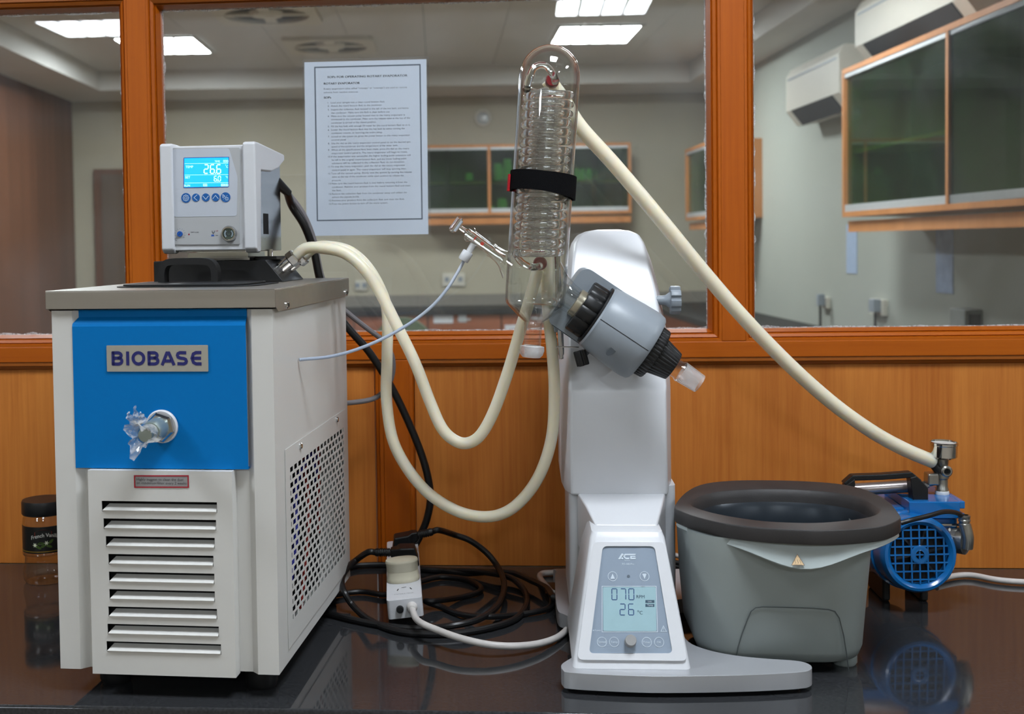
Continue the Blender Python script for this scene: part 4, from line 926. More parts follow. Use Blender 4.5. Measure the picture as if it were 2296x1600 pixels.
# mount slab behind the head
sl = rpoly([(-.052,-.044),(.074,-.046),(.074,.046),(-.05,.0475)],.014,6)
MM = lambda y0: (lambda u, v, d: H0+HA*u+HB_*v+HYv*(y0+d))
R_('head_mount', MB().prism(sl, MM(.012), 0, .10), GREYP, bevel=.004, seg=3)
hb = R_('motor_head', MB().revolve([(0,.000),(.0425,.000),(.0450,.0025),(.0455,.009),(.0463,.0105),(.0485,.045),(.0495,.068),(.0480,.0765),(.0455,.079),(0,.079)], H0, HA, 64), GREYP)
m = MB(); prv = None
secs = []
for t, r in ((.0025,.0450),(.009,.0456),(.0105,.0464),(.045,.0486),(.068,.0496),(.0765,.0481)):
    p = H0+HA*t+Vector((0,-r-.0001,0)); secs.append([p-HB_*.0005,p+HB_*.0005,p+HB_*.0005+Vector((0,.001,0)),p-HB_*.0005+Vector((0,.001,0))])
R_('seam', m.loft(secs), DARK, hb, smooth=False)
p = at(1371,786,-.459); ax = Vector((0,-1,-.35)).normalized()
R_('recess', MB().prism([(x,y) for x, y in arc(0,0,.0042,0,360,20,.0085)[:-1]], lambda u, v, d: p+(HA*.35+HB_*.94).normalized()*v+(HA*.94-HB_*.35).normalized()*u+Vector((0,-d,0)), 0, .003), pbr('recess_grey', (70,76,82), .35), hb, smooth=False)
def gear(o, ax, e1, r, t0, t1, teeth, depth, duty=.55, r1=None, n=6):
    ax = Vector(ax); e2 = ax.cross(e1); pts = []
    for k in range(teeth):
        for j in range(n):
            a = 2*math.pi*(k+j/n)/teeth; rr = r if j/n < duty else r-depth; pts.append((rr*math.cos(a),rr*math.sin(a)))
    f = 1 if r1 is None else r1/r
    return MB().loft([[o+e1*u*.97+e2*v*.97+ax*t0 for u, v in pts],[o+e1*u+e2*v+ax*(t0+.0015) for u, v in pts],[o+e1*u*f+e2*v*f+ax*(t1-.0015) for u, v in pts],[o+e1*u*f*.97+e2*v*f*.97+ax*t1 for u, v in pts]])
R_('clamp_plate', MB().revolve([(0,-.003),(.0425,-.003),(.0425,.0),(0,.0)], H0, HA, 48), BLACKP)
ck_ = R_('clamp_nut', gear(H0, HA, HB_, .0370, -.0265, -.003, 12, .0022, .7, .0375), BLACKP, angle=40)
for a in (200,250,300):
    t = RAD(a); d_ = HB_*math.cos(t)+HYv*math.sin(t); R_('pin_hole', MB().cyl(H0+HA*-.014+d_*.0368,H0+HA*-.014+d_*.0373,.0022,n=12), DARK, ck_, smooth=False)
R_('steel_ring', MB().revolve([(.0175,-.0355),(.0195,-.0345),(.0195,-.0265),(.0175,-.0265)], H0, HA, 40, closed=True), pbr('worn_steel', (196,190,170), .28, .8, var=.12, scale=80))
R_('drive_collar', gear(H0, HA, HB_, .0370, .079, .0935, 40, .0011, .6, .0362, 5), BLACKP, angle=40)
R_('release_collar', gear(H0, HA, HB_, .0265, .0935, .1215, 30, .0009, .6, .0205, 5), BLACKP, angle=40)
vd = R_('vapour_duct', MB().revolve([(.0110,.118),(.0125,.122),(.0125,.129),(.0148,.133),(.0150,.1345),(.0136,.1355)], H0, HA, 36), LABGLASS)
R_('ground_joint', MB().revolve([(.0137,.1345),(.0143,.136),(.0128,.163),(.0119,.1637),(.0112,.1625),(.0122,.1365)], H0, HA, 36, closed=True), FROST, vd)
R_('duct_tube', MB().revolve([(.0140,-.030),(.0140,-.062),(.0128,-.062),(.0128,-.030)], H0, HA, 32, closed=True), LABGLASS, vd)
# small black thumb screw and steel rods
p = at(1304,804,-.43); R_('thumb_screw', gear(p, (HA*.75-HB_*.66).normalized(), HYv, .0085, -.011, .009, 4, .003, .6), BLACKP, angle=40); R_('screw_shaft', MB().cyl(p, p+HB_*.02+HA*.004+HYv*.01, .003), STEELM)
a_, b_ = at(1249,560,-.372), at(1258,786,-.372); R_('support_rod', MB().revolve([(0,0),(.0042,0),(.0042,.143),(.0030,.146),(.0030,.150),(0,.151)], a_, b_-a_, 20), STEELM)
R_('rod_bracket', MB().box((.035,-.374,.425),(.075,-.345,.44)), GREYP, bevel=.002)
a_, b_ = at(1247,777,-.41), at(1298,778,-.41); R_('catch_wire', MB().cyl(a_,b_,.0008,n=8), STEELM)
# lock knob on the right of the tower
o = at(1481,673,-.29); kx = Vector((1,0,0)); R_('lock_knob', gear(o, kx, Vector((0,0,1)), .0205, .0135, .0275, 8, .0035, .6, None, 8), GREYP, angle=50); R_('knob_stem', MB().revolve([(0,-.012),(.0068,-.012),(.0068,.003),(.0075,.007),(.0125,.0135),(0,.0136)], o, kx, 24), GREYP)

# ================================================================== glass condenser
B0 = Vector((.0037,-.42,.4019)); GA = Vector((.0279,0,.3652)).normalized(); GX = Vector((GA.z,0,-GA.x)); GY = Vector((0,1,0))
gc = thing('glass_condenser', 'clear glass coil condenser standing tilted in the evaporator head', 'condenser', B0)
G_ = lambda n, m, mat, par=gc, **k: obj(n, m, mat, par, **k)
GP = lambda u, v, t: B0+GX*u+GY*v+GA*t
oprof = [(.0115,.009),(.0115,.036),(.0128,.041),(.0205,.0475),(.0345,.0605),(.0388,.0655),(.0400,.072),(.0405,.085),(.0405,.369)]+[(.0405*math.cos(RAD(a)),.369+.0412*math.sin(RAD(a))) for a in range(8,89,8)]+[(0,.4102)]
iprof = [(max(0,r-.0017) if r > .002 else 0, t-(.0012 if t > .37 else 0)) for r, t in reversed(oprof)]
jk = G_('jacket', MB().revolve(oprof+iprof[0:1]+iprof[1:], B0, GA, 64), LABGLASS)
G_('ball_cup', MB().revolve([(.0112,.0095),(.0163,.0085),(.0168,.003),(.0150,-.003),(.0118,-.0062),(.0100,-.0055),(.0095,.009)], B0, GA, 40, closed=True), FROST, jk)
m = MB(); prt = lambda u, v, d: GP(.0117*math.sin(u/.0117),-.0117*math.cos(u/.0117)-d,v)
put_text(m, '35/20', prt, .0001, -.0055, .0055, .0285); put_text(m, 'BOROSIL', prt, .0001, -.0075, .0065, .0185) if False else None
G_('marking', m, pbr('marking_red', (190,90,70), .6), jk, smooth=False)
def helix(R, t0, t1, pit, ph, n=26):
    L = int((t1-t0)/pit*n); return [GP(R*math.cos(ph+2*math.pi*k/n), R*math.sin(ph+2*math.pi*k/n), t0+pit*k/n) for k in range(L+1)]
h1 = helix(.0292,.131,.351,.0122,math.pi)
G_('coil', MB().tube(h1,.0056,12), ROD); G_('coil', MB().tube(helix(.0150,.138,.348,.0118,0,20),.0050,12), COILG)
q = [h1[-1],GP(-.026,-.012,.366),GP(-.020,-.012,.378),GP(-.006,-.004,.382),GP(.005,.012,.372),GP(.008,.030,.366)]
G_('coil_top', MB().tube(crom(q,6),.0052,12), ROD)
q = [h1[0],GP(-.026,.0,.125),GP(-.018,.006,.118),GP(-.006,.012,.114),GP(.004,.030,.116)]
G_('coil_foot', MB().tube(crom(q,6),.0048,12), ROD)
REDC = pbr('red_screw_cap', (150,24,40), .35)
for px, py, Y in ((1238,181,-.377),(1211,590,-.377)):
    o = at(px,py,Y); c = G_('screw_cap', MB().revolve([(0,-.006),(.0075,-.006),(.0095,-.003),(.0095,.010),(.006,.012),(0,.012)], o, (0,1,0), 24), REDC); G_('barb', MB().cyl(o+Vector((0,.012,0)), o+Vector((0,.026,-.002)), .0055,.0045,12), WHITEP, c)
# arm to the rotating head
jn = H0+HA*-.034
G_('vapour_arm', MB().revolve([(.0182,0),(.0188,-.006),(.0196,-.014),(.0235,-.026),(.0300,-.038),(.0345,-.046)], jn, HA, 48), LABGLASS)
# filling arm with stopcock
A0 = at(1143,590,-.42); A1 = at(1022,503,-.42); AD = (A1-A0).normalized(); AL = (A1-A0).length; AN = Vector((-AD.z,0,AD.x))
G_('filling_arm', MB().revolve([(.022,-.004),(.0165,.004),(.0122,.010),(.0098,.018),(.0088,.026),(.0096,.027),(.0096,.031),(.0078,.031),(.0078,.02),(.0145,.004)], A0, AD, 36), LABGLASS)
sk_ = G_('stopcock', MB().revolve([(.0050,.004),(.0066,.020),(.0074,.032),(.0080,.062),(.0105,.064),(.0105,.067),(.0085,.070),(.0062,.070),(.006,.03)], A0, AD, 32), LABGLASS)
G_('plug', MB().revolve([(0,.010),(.0045,.010),(.0060,.066),(.0060,.0715),(.0035,.074),(.0034,.082),(0,.083)], A0, AD, 24), ROD, sk_)
hc = A0+AD*.088; m = MB(); n_ = AN
m.tube(crom([hc-n_*.0115-AD*.001,hc-n_*.008,hc,hc+n_*.008,hc+n_*.0115-AD*.001],5),.0055,14,r_fn=lambda t: .0056*min(1,.35+3.2*min(t,1-t)))
G_('key', m, ROD, sk_)
o1 = at(1062,547,-.42); o2 = at(1047,572,-.42); G_('outlet', MB().revolve([(.0046,0),(.0042,.012),(.0042,(o2-o1).length),(.003,(o2-o1).length),(.003,0)], o1, o2-o1, 20, closed=True), FROST, sk_)
e_ = (o2-o1).normalized(); G_('outlet_cap', MB().revolve([(0,-.007),(.0068,-.007),(.0074,-.0055),(.0074,.0055),(.0066,.007),(0,.007)], at(1044,574,-.42), e_, 28), WHITEP, sk_)
m = MB(); mk = A0+AD*.045; m.obox(mk+Vector((0,-.0083,0)), AN*.0022, AD*.0022, Vector((0,.0001,0))); m.obox(mk+AD*.012+Vector((0,-.0083,0)), AN*.003, AD*.0009, Vector((0,.0001,0))); G_('red_mark', m, pbr('mark_red', (176,60,48), .5), sk_, smooth=False)
# velcro strap round jacket
vs_ = thing('velcro_strap', 'black velcro strap with a red tab round the middle of the condenser', 'strap', GP(0,0,.215))
SA = (GA+Vector((.06,-.05,0))).normalized()
VEL = pbr('velcro_black', (15,15,17), .9, var=.4, scale=900, bump=.8, bscale=1500, spec=.1)
so = GP(.0005,0,.2247)
m = MB(); secs = []
for k in range(57):
    a = 2*math.pi*k/56; u_ = GX; w_ = GY; rr = .0418; d_ = u_*math.cos(a)+w_*math.sin(a); hgt = .0128+.0022*max(0,math.cos(a))
    zc = -.003*math.cos(a)-.0035*math.sin(a); secs.append([so+d_*rr+GA*(zc-hgt),so+d_*(rr+.0026)+GA*(zc-hgt),so+d_*(rr+.0026)+GA*(zc+hgt),so+d_*rr+GA*(zc+hgt)])
m.loft(secs[:-1], closed=True); obj('band', m, VEL, vs_, angle=50)
m = MB(); q = []
for k in range(8):
    a = RAD(196-k*5); d_ = GX*math.cos(a)+GY*math.sin(a); q.append([so+d_*.0452+GA*-.011,so+d_*.0474+GA*-.011,so+d_*.0474+GA*.011,so+d_*.0452+GA*.011])
obj('tab', m.loft(q), pbr('velcro_red', (190,14,30), .8, var=.2, scale=600), vs_, angle=50)
# ================================================================== water bath
wbth = thing('water_bath', 'grey heating bath with a black oval rim beside the evaporator', 'water bath', (.325,-.40,0))
W_ = lambda n, m, mat, par=wbth, **k: obj(n, m, mat, par, **k)
ZRM = .195
rimpx = [(1512,1135),(1535,1105),(1575,1085),(1640,1077),(1720,1076),(1800,1078),(1880,1084),(1940,1097),(1990,1122),(2015,1150),(2018,1163),(1980,1179),(1920,1186),(1850,1189),(1780,1187),(1700,1182),(1620,1172),(1560,1158),(1525,1145)]
oppx = [(1555,1130),(1580,1114),(1620,1105),(1700,1100),(1780,1101),(1860,1107),(1920,1119),(1953,1136),(1962,1150),(1930,1162),(1850,1171),(1780,1172),(1700,1167),(1620,1154),(1572,1141)]
def resamp(pts, n):
    c = crom(pts,10,True); cen = sum(c,Vector())/len(c); L = [0]
    ang = [(math.atan2(p.y-cen.y,p.x-cen.x),p) for p in c]; ang.sort(key=lambda t: t[0]); out = []
    A_ = [a for a, _ in ang]; 
    for k in range(n):
        t = -math.pi+2*math.pi*k/n
        j = next((i for i, a in enumerate(A_) if a >= t), 0); i = j-1; a0, a1 = A_[i], A_[j]
        if a1 < a0: a1 += 2*math.pi
        tt = t if t >= a0 or j else t+2*math.pi
        f = 0 if a1-a0 < 1e-9 else max(0,min(1,((tt-a0) % (2*math.pi))/(a1-a0))); out.append(ang[i][1].lerp(ang[j][1],f))
    return out, cen
NR = 72
RO, rc_ = resamp([on(x,y,ZRM) for x, y in rimpx], NR); RI, ri_ = resamp([on(x,y,ZRM-.002) for x, y in oppx], NR)
def ring(P, cen, k, z): return [Vector((cen.x+(p.x-cen.x)*k, cen.y+(p.y-cen.y)*k, z)) for p in P]
BLKRIM = pbr('bath_rim_black', (50,48,48), .55, var=.14, scale=25, bump=.15, bscale=400)
W_('rim', MB().loft([ring(RO,rc_,.955,ZRM-.018),ring(RO,rc_,.995,ZRM-.018),ring(RO,rc_,1.0,ZRM-.0165),ring(RO,rc_,1.0,ZRM-.0025),ring(RO,rc_,.998,ZRM-.0007),ring(RO,rc_,.994,ZRM),ring(RO,rc_,.985,ZRM),ring(RI,ri_,1.075,ZRM),ring(RI,ri_,1.045,ZRM-.0008),ring(RI,ri_,1.015,ZRM-.004),ring(RI,ri_,.998,ZRM-.010),ring(RI,ri_,.990,ZRM-.018)], closed=True), BLKRIM, angle=30)
BASIN = pbr('basin_steel_blue', (40,47,54), .32, .2, var=.3, scale=14)
W_('basin', MB().loft([ring(RI,ri_,.990,ZRM-.0175),ring(RI,ri_,.955,ZRM-.024),ring(RI,ri_,.940,ZRM-.045),ring(RI,ri_,.915,ZRM-.085),ring(RI,ri_,.85,ZRM-.115),ring(RI,ri_,.5,ZRM-.120),ring(RI,ri_,.02,ZRM-.120)], cap=False), BASIN)
WAT = thin_glass('water', (.45,.55,.62), 1.33, .02)
m = MB(); n = len(m.v); RW = ring(RI,ri_,.932,ZRM-.060)
m.v += RW+[Vector((ri_.x,ri_.y,ZRM-.060))]; m.f += [(i,(i+1) % NR,NR) for i in range(NR)]
W_('water', m, WAT)
# collar lip under rim, dipping to a rounded point at the front
def lip(k):
    p = RO[k]; a = math.atan2(p.y-rc_.y,p.x-rc_.x); d = math.exp(-((a+math.pi/2+.06)/.46)**2); return d
fy = -.512
def body_ring(z, gx, front, back, x0, x1, r=.055, n=18):
    return [Vector((x,y,z)) for x, y in rrect(x0,front,x1,back,r,n-1)]
BX0, BX1, BF, BB = .2035, .4335, -.513, -.290
secs = [body_ring(.012,0,BF+.018,BB-.012,BX0+.024,BX1-.020,.05),body_ring(.016,0,BF+.010,BB-.006,BX0+.013,BX1-.012,.052),body_ring(.028,0,BF+.005,BB-.003,BX0+.008,BX1-.008),body_ring(.09,0,BF,BB,BX0+.003,BX1-.004),body_ring(.150,0,BF-.006,BB,BX0,BX1),body_ring(.166,0,BF-.006,BB,BX0-.001,BX1+.001),[Vector((p.x,p.y,.1765 if p.x < .395 else .1662)) for p in body_ring(.1765,0,BF-.006,BB,BX0-.001,BX1+.001)]]
W_('body', MB().loft([[Vector((.318,-.40,.012))+(p-Vector((.318,-.40,.012)))*.02 for p in secs[0]]]+secs, cap=False), BATHG, angle=50)
m = MB(); S1 = []; S2 = []; S3_ = []
for k in range(NR):
    d = lip(k); p = RO[k]; q = Vector((rc_.x+(p.x-rc_.x)*(.975-.085*d), rc_.y+(p.y-rc_.y)*(.975-.085*d), 0)); zt = ZRM-.0175; zb_ = zt-.0075-.0250*d
    qo = q.copy(); qi = Vector((rc_.x+(p.x-rc_.x)*(.985-.01*d), rc_.y+(p.y-rc_.y)*(.985-.01*d),0)); qi2 = Vector((rc_.x+(p.x-rc_.x)*(.80-.02*d), rc_.y+(p.y-rc_.y)*(.80-.02*d),0))
    S1.append(Vector((qo.x,qo.y,zt))); S2.append(Vector((qi.x,qi.y,zb_+.0015))); S3_.append(Vector((qi.x+(rc_.x-qi.x)*.012,qi.y+(rc_.y-qi.y)*.012,zb_)))
S4_ = [Vector((p.x,p.y, min(ZRM-.027,S3_[k].z+.012))) for k, p in enumerate(ring(RI,ri_,1.03,0))]
W_('collar', MB().loft([S4_,S3_,S2,S1,ring(RI,ri_,1.03,ZRM-.0175)], cap=False), pbr('collar_grey', (168,178,178), .4, var=.015), angle=40)
# warning triangle on the lip, tilted with it
kf = min(range(NR), key=lambda k: abs(math.atan2(RO[k].y-rc_.y,RO[k].x-rc_.x)+math.pi/2+.04)); t_up = (S1[kf]-S2[kf]).normalized(); n_l = Vector((1,0,0)).cross(t_up).normalized()
if n_l.y > 0: n_l = -n_l
so_ = S2[kf]; 
WM = lambda u, v, d: so_+Vector((1,0,0))*u+t_up*v+n_l*d
def wpx(cx, cy): p = onplane(1740+cx/22.86, 1220+cy/22.86, so_+n_l*.0004, n_l); return ((p-so_).x, (p-so_).dot(t_up))
tri = [wpx(795,1060),wpx(1455,1075),wpx(1085,505)]
st = W_('warning_sticker', MB().prism(rpoly(tri,.0008,3), WM, .0004, .0008), pbr('sticker_cream', (222,192,150), .5, var=.06, scale=300), smooth=False)
m = MB(); m.stroke(tri, .0005, WM, .0010, True); c_ = [(a+b+c)/3 for a, b, c in zip(*tri)]
for dx in (-.003,0,.003): m.stroke([(c_[0]+dx+.0006*math.sin(k*1.6),c_[1]-.0025+k*.0012) for k in range(5)], .0004, WM, .0010)
m.stroke([(c_[0]-.005,c_[1]-.004),(c_[0]+.005,c_[1]-.004)], .0004, WM, .0010); W_('symbol', m, pbr('symbol_grey', (120,104,92), .6), st, smooth=False)
# service cover line on the front
fq = [at(1650,1480,BF-.001),at(1690,1362,BF-.003),at(1872,1367,BF-.003),at(1902,1504,BF-.001)]
def onbody(px, py):
    p = at(px,py,BF-.003); yf = BF-.001 if p.z > .09 else BF+.005-.006*(p.z-.028)/.062 if p.z > .028 else BF+.008
    p = at(px,py,yf-.0008); return p
path = [(1648,1485),(1655,1450),(1664,1420),(1676,1388),(1684,1370),(1694,1362),(1710,1360),(1760,1361),(1820,1363),(1858,1366),(1872,1370),(1882,1385),(1892,1425),(1899,1470),(1903,1504)]
W_('cover_seam', MB().tube([onbody(x,y) for x, y in path],.0007,6), pbr('seam_dark', (72,78,78), .6))
for x, y in ((.402,-.462),(.245,-.46),(.245,-.31),(.40,-.31)): W_('foot', MB().revolve([(0,0),(.014,0),(.016,.003),(.016,.0135),(0,.0135)], (x,y,0), (0,0,1), 20), BATHG)

# ================================================================== vacuum pump
PC = at(2062,1243,-.255); PR = .0560; PA = Vector((.10,-.99,.06)).normalized(); PB = -PA
vp = thing('vacuum_pump', 'blue diaphragm vacuum pump with black handle at the right behind the bath', 'pump', (PC.x,-.17,0))
V_ = lambda n, m, mat, par=vp, **k: obj(n, m, mat, par, **k)
PU = Vector((0,0,1)); PU = (PU-PA*PU.dot(PA)).normalized(); PX = PU.cross(PA).normalized()
if PX.x < 0: PX = -PX
PM = lambda u, v, d: PC+PX*u+PU*v+PA*d
V_('motor_shell', MB().revolve([(0,-.15),(PR*.9,-.15),(PR,-.14),(PR,-.010),(PR*.985,-.002),(PR*.93,.003),(PR*.86,.004),(PR*.80,.0015),(PR*.765,-.001),(PR*.755,-.012),(0,-.012)], PC, PA, 64), PUMPB)
V_('fan_void', MB().revolve([(0,-.0118),(PR*.75,-.0118),(PR*.75,-.0112),(0,-.0112)], PC, PA, 40), DARK)
m = MB()
for k in range(6):
    a = k*math.pi/3+.2; e = PX*math.cos(a)+PU*math.sin(a); f = PX*-math.sin(a)+PU*math.cos(a); m.obox(PC+PA*-.008+e*.024, e*.014, f*.0014, PA*.0028)
V_('fan_blade', m, pbr('fan_dark', (44,48,54), .4), smooth=False)
m = MB(); rg = PR*.77; stp = rg*2/7.2
for k in range(-3,4):
    o_ = k*stp+0.0; L = math.sqrt(max(0,rg*rg-o_*o_))
    m.obox(PM(o_,0,-.0004), PX*.0011, PU*L, PA*.0009); m.obox(PM(0,o_,-.0003), PX*L, PU*.0011, PA*.0009)
m.revolve([(.0062,-.0014),(.0135,-.0014),(.0135,.0012),(.0105,.002),(.0085,.0012),(.0062,.0018)], PC, PA, 28, closed=True)
# corner fillets that make the opening look squared off
for a in range(0,360,6):
    t = RAD(a); r0 = min(rg, rg*.93/max(abs(math.cos(t)),abs(math.sin(t)))*1.0); 
V_('fan_guard', m, PUMPB, angle=40)
V_('cover_band', MB().revolve([(PR*1.0,-.052),(PR*1.045,-.050),(PR*1.045,-.036),(PR*1.0,-.034)], PC, PA, 64, closed=True), PUMPB)
for q_ in (-.034,.022): V_('motor_foot', MB().box((PC.x+q_,-.19,0),(PC.x+q_+.012,-.11,.04)), BLACKR, bevel=.004)
# head block
hx0, hx1 = at(2045,1130,-.20).x, at(2146,1130,-.20).x; hz = at(2100,1118,-.20).z
m = MB().box((hx0-.012,-.225,hz-.024),(hx1-.004,-.10,hz+.001)).box((hx1-.0045,-.222,hz-.010),(hx1+.004,-.11,hz+.001)).box((hx1-.0045,-.222,hz-.024),(hx1+.004,-.11,hz-.017))
V_('pump_head', m, PUMPB, bevel=.0015)
V_('head_plate', MB().box((hx0-.12,-.205,hz-.03),(hx0-.012,-.10,hz-.012)), PUMPB, bevel=.003)
m = MB()
for k in range(4): m.box((hx1-.03,-.218,hz-.064+k*.009),(hx1+.006,-.13,hz-.060+k*.009))
V_('cylinder_fin', m, STEELM, bevel=.0008); V_('cylinder', MB().box((hx1-.05,-.215,hz-.085),(hx1-.004,-.12,hz-.024)), PUMPB, bevel=.004)
# handle
hq = [at(x,y,-.20) for x, y in ((1893,1085),(1910,1069),(1975,1067),(2040,1062),(2056,1076),(2072,1118))]
m = MB(); w0 = [.006,.006,.006,.0065,.011,.0175]
secs = []
for k, p in enumerate(hq):
    t = (hq[min(k+1,5)]-hq[max(k-1,0)]).normalized(); n_ = Vector((-t.z,0,t.x)); h_ = .0042
    secs.append([p+n_*h_+Vector((0,-.009,0)),p+n_*h_+Vector((0,.009,0)),p-n_*h_+Vector((0,.009,0)),p-n_*h_+Vector((0,-.009,0))])
hnd = V_('handle', MB().loft(secs), BLACKP, bevel=.0015)
a_, b_, c_, d_ = at(2036,1068,-.2), at(2050,1064,-.2), at(2076,1090,-.2), at(2076,1118,-.2); e_ = at(2042,1118,-.2)
V_('handle_leg', MB().loft([[Vector((p.x,y,p.z)) for p in (e_,d_,c_,b_,a_)] for y in (-.211,-.189)]), BLACKP, bevel=.0012)
a_, b_, c_, d_ = at(1893,1084,-.2), at(1912,1071,-.2), at(1914,1082,-.2), at(1906,1120,-.2); e_ = at(1880,1120,-.2)
V_('handle_leg', MB().loft([[Vector((p.x,y,p.z)) for p in (e_,d_,c_,b_,a_)] for y in (-.211,-.189)]), BLACKP, bevel=.0012)
# silencer tube along the top
a_, b_ = at(1900,1098,-.165), at(2060,1088,-.165); V_('silencer', MB().revolve([(0,0),(.0085,0),(.0095,.002),(.0095,(b_-a_).length),(.006,(b_-a_).length+.002),(0,(b_-a_).length+.002)], a_, b_-a_, 24), pbr('silencer_alu', (170,160,158), .28, .8))
b2 = at(2105,1082,-.17); V_('silencer_pipe', MB().cyl(b_,b2,.0035), STEELM); V_('pipe_nut', MB().cyl(b_+(b2-b_)*.15,b_+(b2-b_)*.5,.0055,n=6), STEELM, smooth=False)
# gauge and valve stack
s0 = Vector((at(2112,1100,-.17).x,-.17,hz)); zt = at(2112,1024,-.17).z; zg = at(2115,985,-.17).z
STK = pbr('nickel', (164,162,156), .28, .9, var=.08, scale=90)
vst = V_('valve_stack', MB().revolve([(0,.0005),(.0095,.0005),(.0095,.010),(.0085,.012),(.0085,.024),(.0105,.026),(.0105,.034),(.0085,.036),(.0085,zt-hz-.012),(.0095,zt-hz-.010),(.0095,zt-hz),(0,zt-hz)], s0, (0,0,1), 28), STK)
V_('tape', MB().revolve([(.0098,.0),(.0104,.002),(.0100,.006),(.0095,.0065)], s0, (0,0,1), 18), pbr('thread_tape', (226,226,222), .7), vst)
V_('valve_body', MB().box((s0.x-.024,-.182,hz+.016),(s0.x-.007,-.158,hz+.034)), STK, bevel=.003)
zc = at(2117,1055,-.18).z; o = Vector((s0.x+.002,-.178,zc)); V_('port', MB().revolve([(0,0),(.0085,0),(.0085,.008),(.0065,.010),(.0050,.010),(.0045,.004),(0,.004)], o, (0,-1,0), 24), STK, vst); V_('port_bore', MB().revolve([(0,.0041),(.0042,.0041),(.0042,.0046),(0,.0046)], o, (0,-1,0), 16), DARK, vst)
gx = at(2115,1000,-.17).x; go = Vector((gx,-.17,at(2115,1026,-.17).z)); gh = zg-go.z-.004
ga = V_('vacuum_gauge', MB().revolve([(0,0),(.016,0),(.0198,.003),(.0198,gh-.004),(.0208,gh-.003),(.0208,gh),(.0185,gh+.001),(.0180,gh-.002),(0,gh-.002)], go, (0.02,-.04,1), 40), CHROME)
V_('dial', MB().revolve([(0,gh-.0018),(.0178,gh-.0018),(.0178,gh-.0014),(0,gh-.0014)], go, (0.02,-.04,1), 30), pbr('dial_white', (205,205,200), .4), ga)
# hose barb pointing at the big hose, cable connector on the right
hbp = at(2095,1040,-.172); V_('hose_barb', MB().cyl(Vector((s0.x-.004,-.172,hbp.z-.012)), hbp+Vector((-.004,0,.004)), .0075,.0065,16), BLACKP)
co = at(2150,1210,-.215); V_('connector', MB().revolve([(0,-.022),(.021,-.022),(.021,-.010),(.0185,-.008),(.0185,0),(.020,.001),(.020,.010),(.015,.013),(0,.013)], co, (.75,-.65,0), 32), STK)
c1 = at(2163,1175,-.235); c2 = at(2168,1228,-.235); V_('elbow_plug', MB().tube(crom([c1,c1.lerp(c2,.5)+Vector((.002,-.002,0)),c2],6),.0085,14), STK); V_('cord_clamp', MB().revolve([(.0075,0),(.0085,.001),(.0085,.003),(.0075,.004),(.0075,.006),(.0085,.007),(.0085,.009),(.0075,.010),(.0085,.012),(.0085,.015),(.006,.016)], c1+Vector((0,0,-.002)), (-.05,0,1), 20), STK)
cb = [at(x,y,Y) for x, y, Y in ((2020,1172,-.30),(2045,1165,-.30),(2085,1155,-.29),(2115,1147,-.27),(2140,1148,-.25),(2156,1156,-.238),(2163,1172,-.235))]
V_('lead', MB().tube(crom(cb,6),.0035,10), CABLE)
# ================================================================== hoses and tubes
def path3(pts): return [at(x,y,Y) for x, y, Y in pts]
def cord(name, label, cat, pts, r, mat, k=8, n=12, parent=None, group=None):
    return obj(name, MB().tube(crom(pts,k),r,n), mat, parent, label=label, cat=cat, group=group)
F1, F2 = [CHM @ p for p in FIT]; fd = (CHM.to_3x3() @ FD)
hA = [F1,F1+fd*.022]+path3([(722,556,-.315),(772,567,-.315),(816,602,-.318),(850,652,-.32),(886,722,-.325),(930,812,-.33),(964,900,-.335),(990,958,-.34),(1018,986,-.342),(1048,993,-.345),(1078,974,-.348),(1108,920,-.35),(1140,830,-.355),(1168,735,-.36),(1182,690,-.365),(1196,640,-.362),(1206,606,-.356)])
cord('coolant_hose','milky silicone hose dipping in the shallower loop from circulator to condenser','hose',hA,.0083,HOSE,8,14,group='coolant hoses')
hB = [F2,F2+fd*.022]+path3([(735,552,-.275),(782,562,-.272),(822,596,-.272),(852,646,-.275),(868,700,-.278),(868,800,-.28),(867,900,-.283),(886,1000,-.287),(945,1090,-.292),(1018,1142,-.298),(1090,1158,-.305),(1150,1138,-.312),(1204,1075,-.32),(1236,985,-.33),(1243,880,-.34),(1238,785,-.348),(1231,720,-.352),(1226,640,-.345),(1228,480,-.338),(1236,300,-.338),(1240,215,-.345),(1239,186,-.352)])
cord('coolant_hose','milky silicone hose hanging in the deepest loop almost to the power strip','hose',hB,.0083,HOSE,8,14,group='coolant hoses')
hC = path3([(1228,178,-.335),(1262,222,-.33),(1300,283,-.325),(1380,372,-.318),(1480,490,-.305),(1560,588,-.29),(1640,682,-.275),(1720,768,-.258),(1800,846,-.24),(1880,914,-.222),(1960,970,-.203),(2030,1008,-.186),(2092,1034,-.172)])
cord('vacuum_hose','thick cream vacuum hose running diagonally from condenser top down to the pump','hose',hC,.0105,HOSE,8,16)
hD = path3([(1045,574,-.42),(1036,592,-.42),(1022,617,-.423),(1002,648,-.427),(968,687,-.434),(920,724,-.443),(862,757,-.452),(800,783,-.462),(740,799,-.472)])+[CHM @ chit(671,806,0,.1412)]
cord('thin_tube','thin clear bluish tube from the condenser stopcock to the circulator side','tube',hD,.0022,PTFE,8,10)

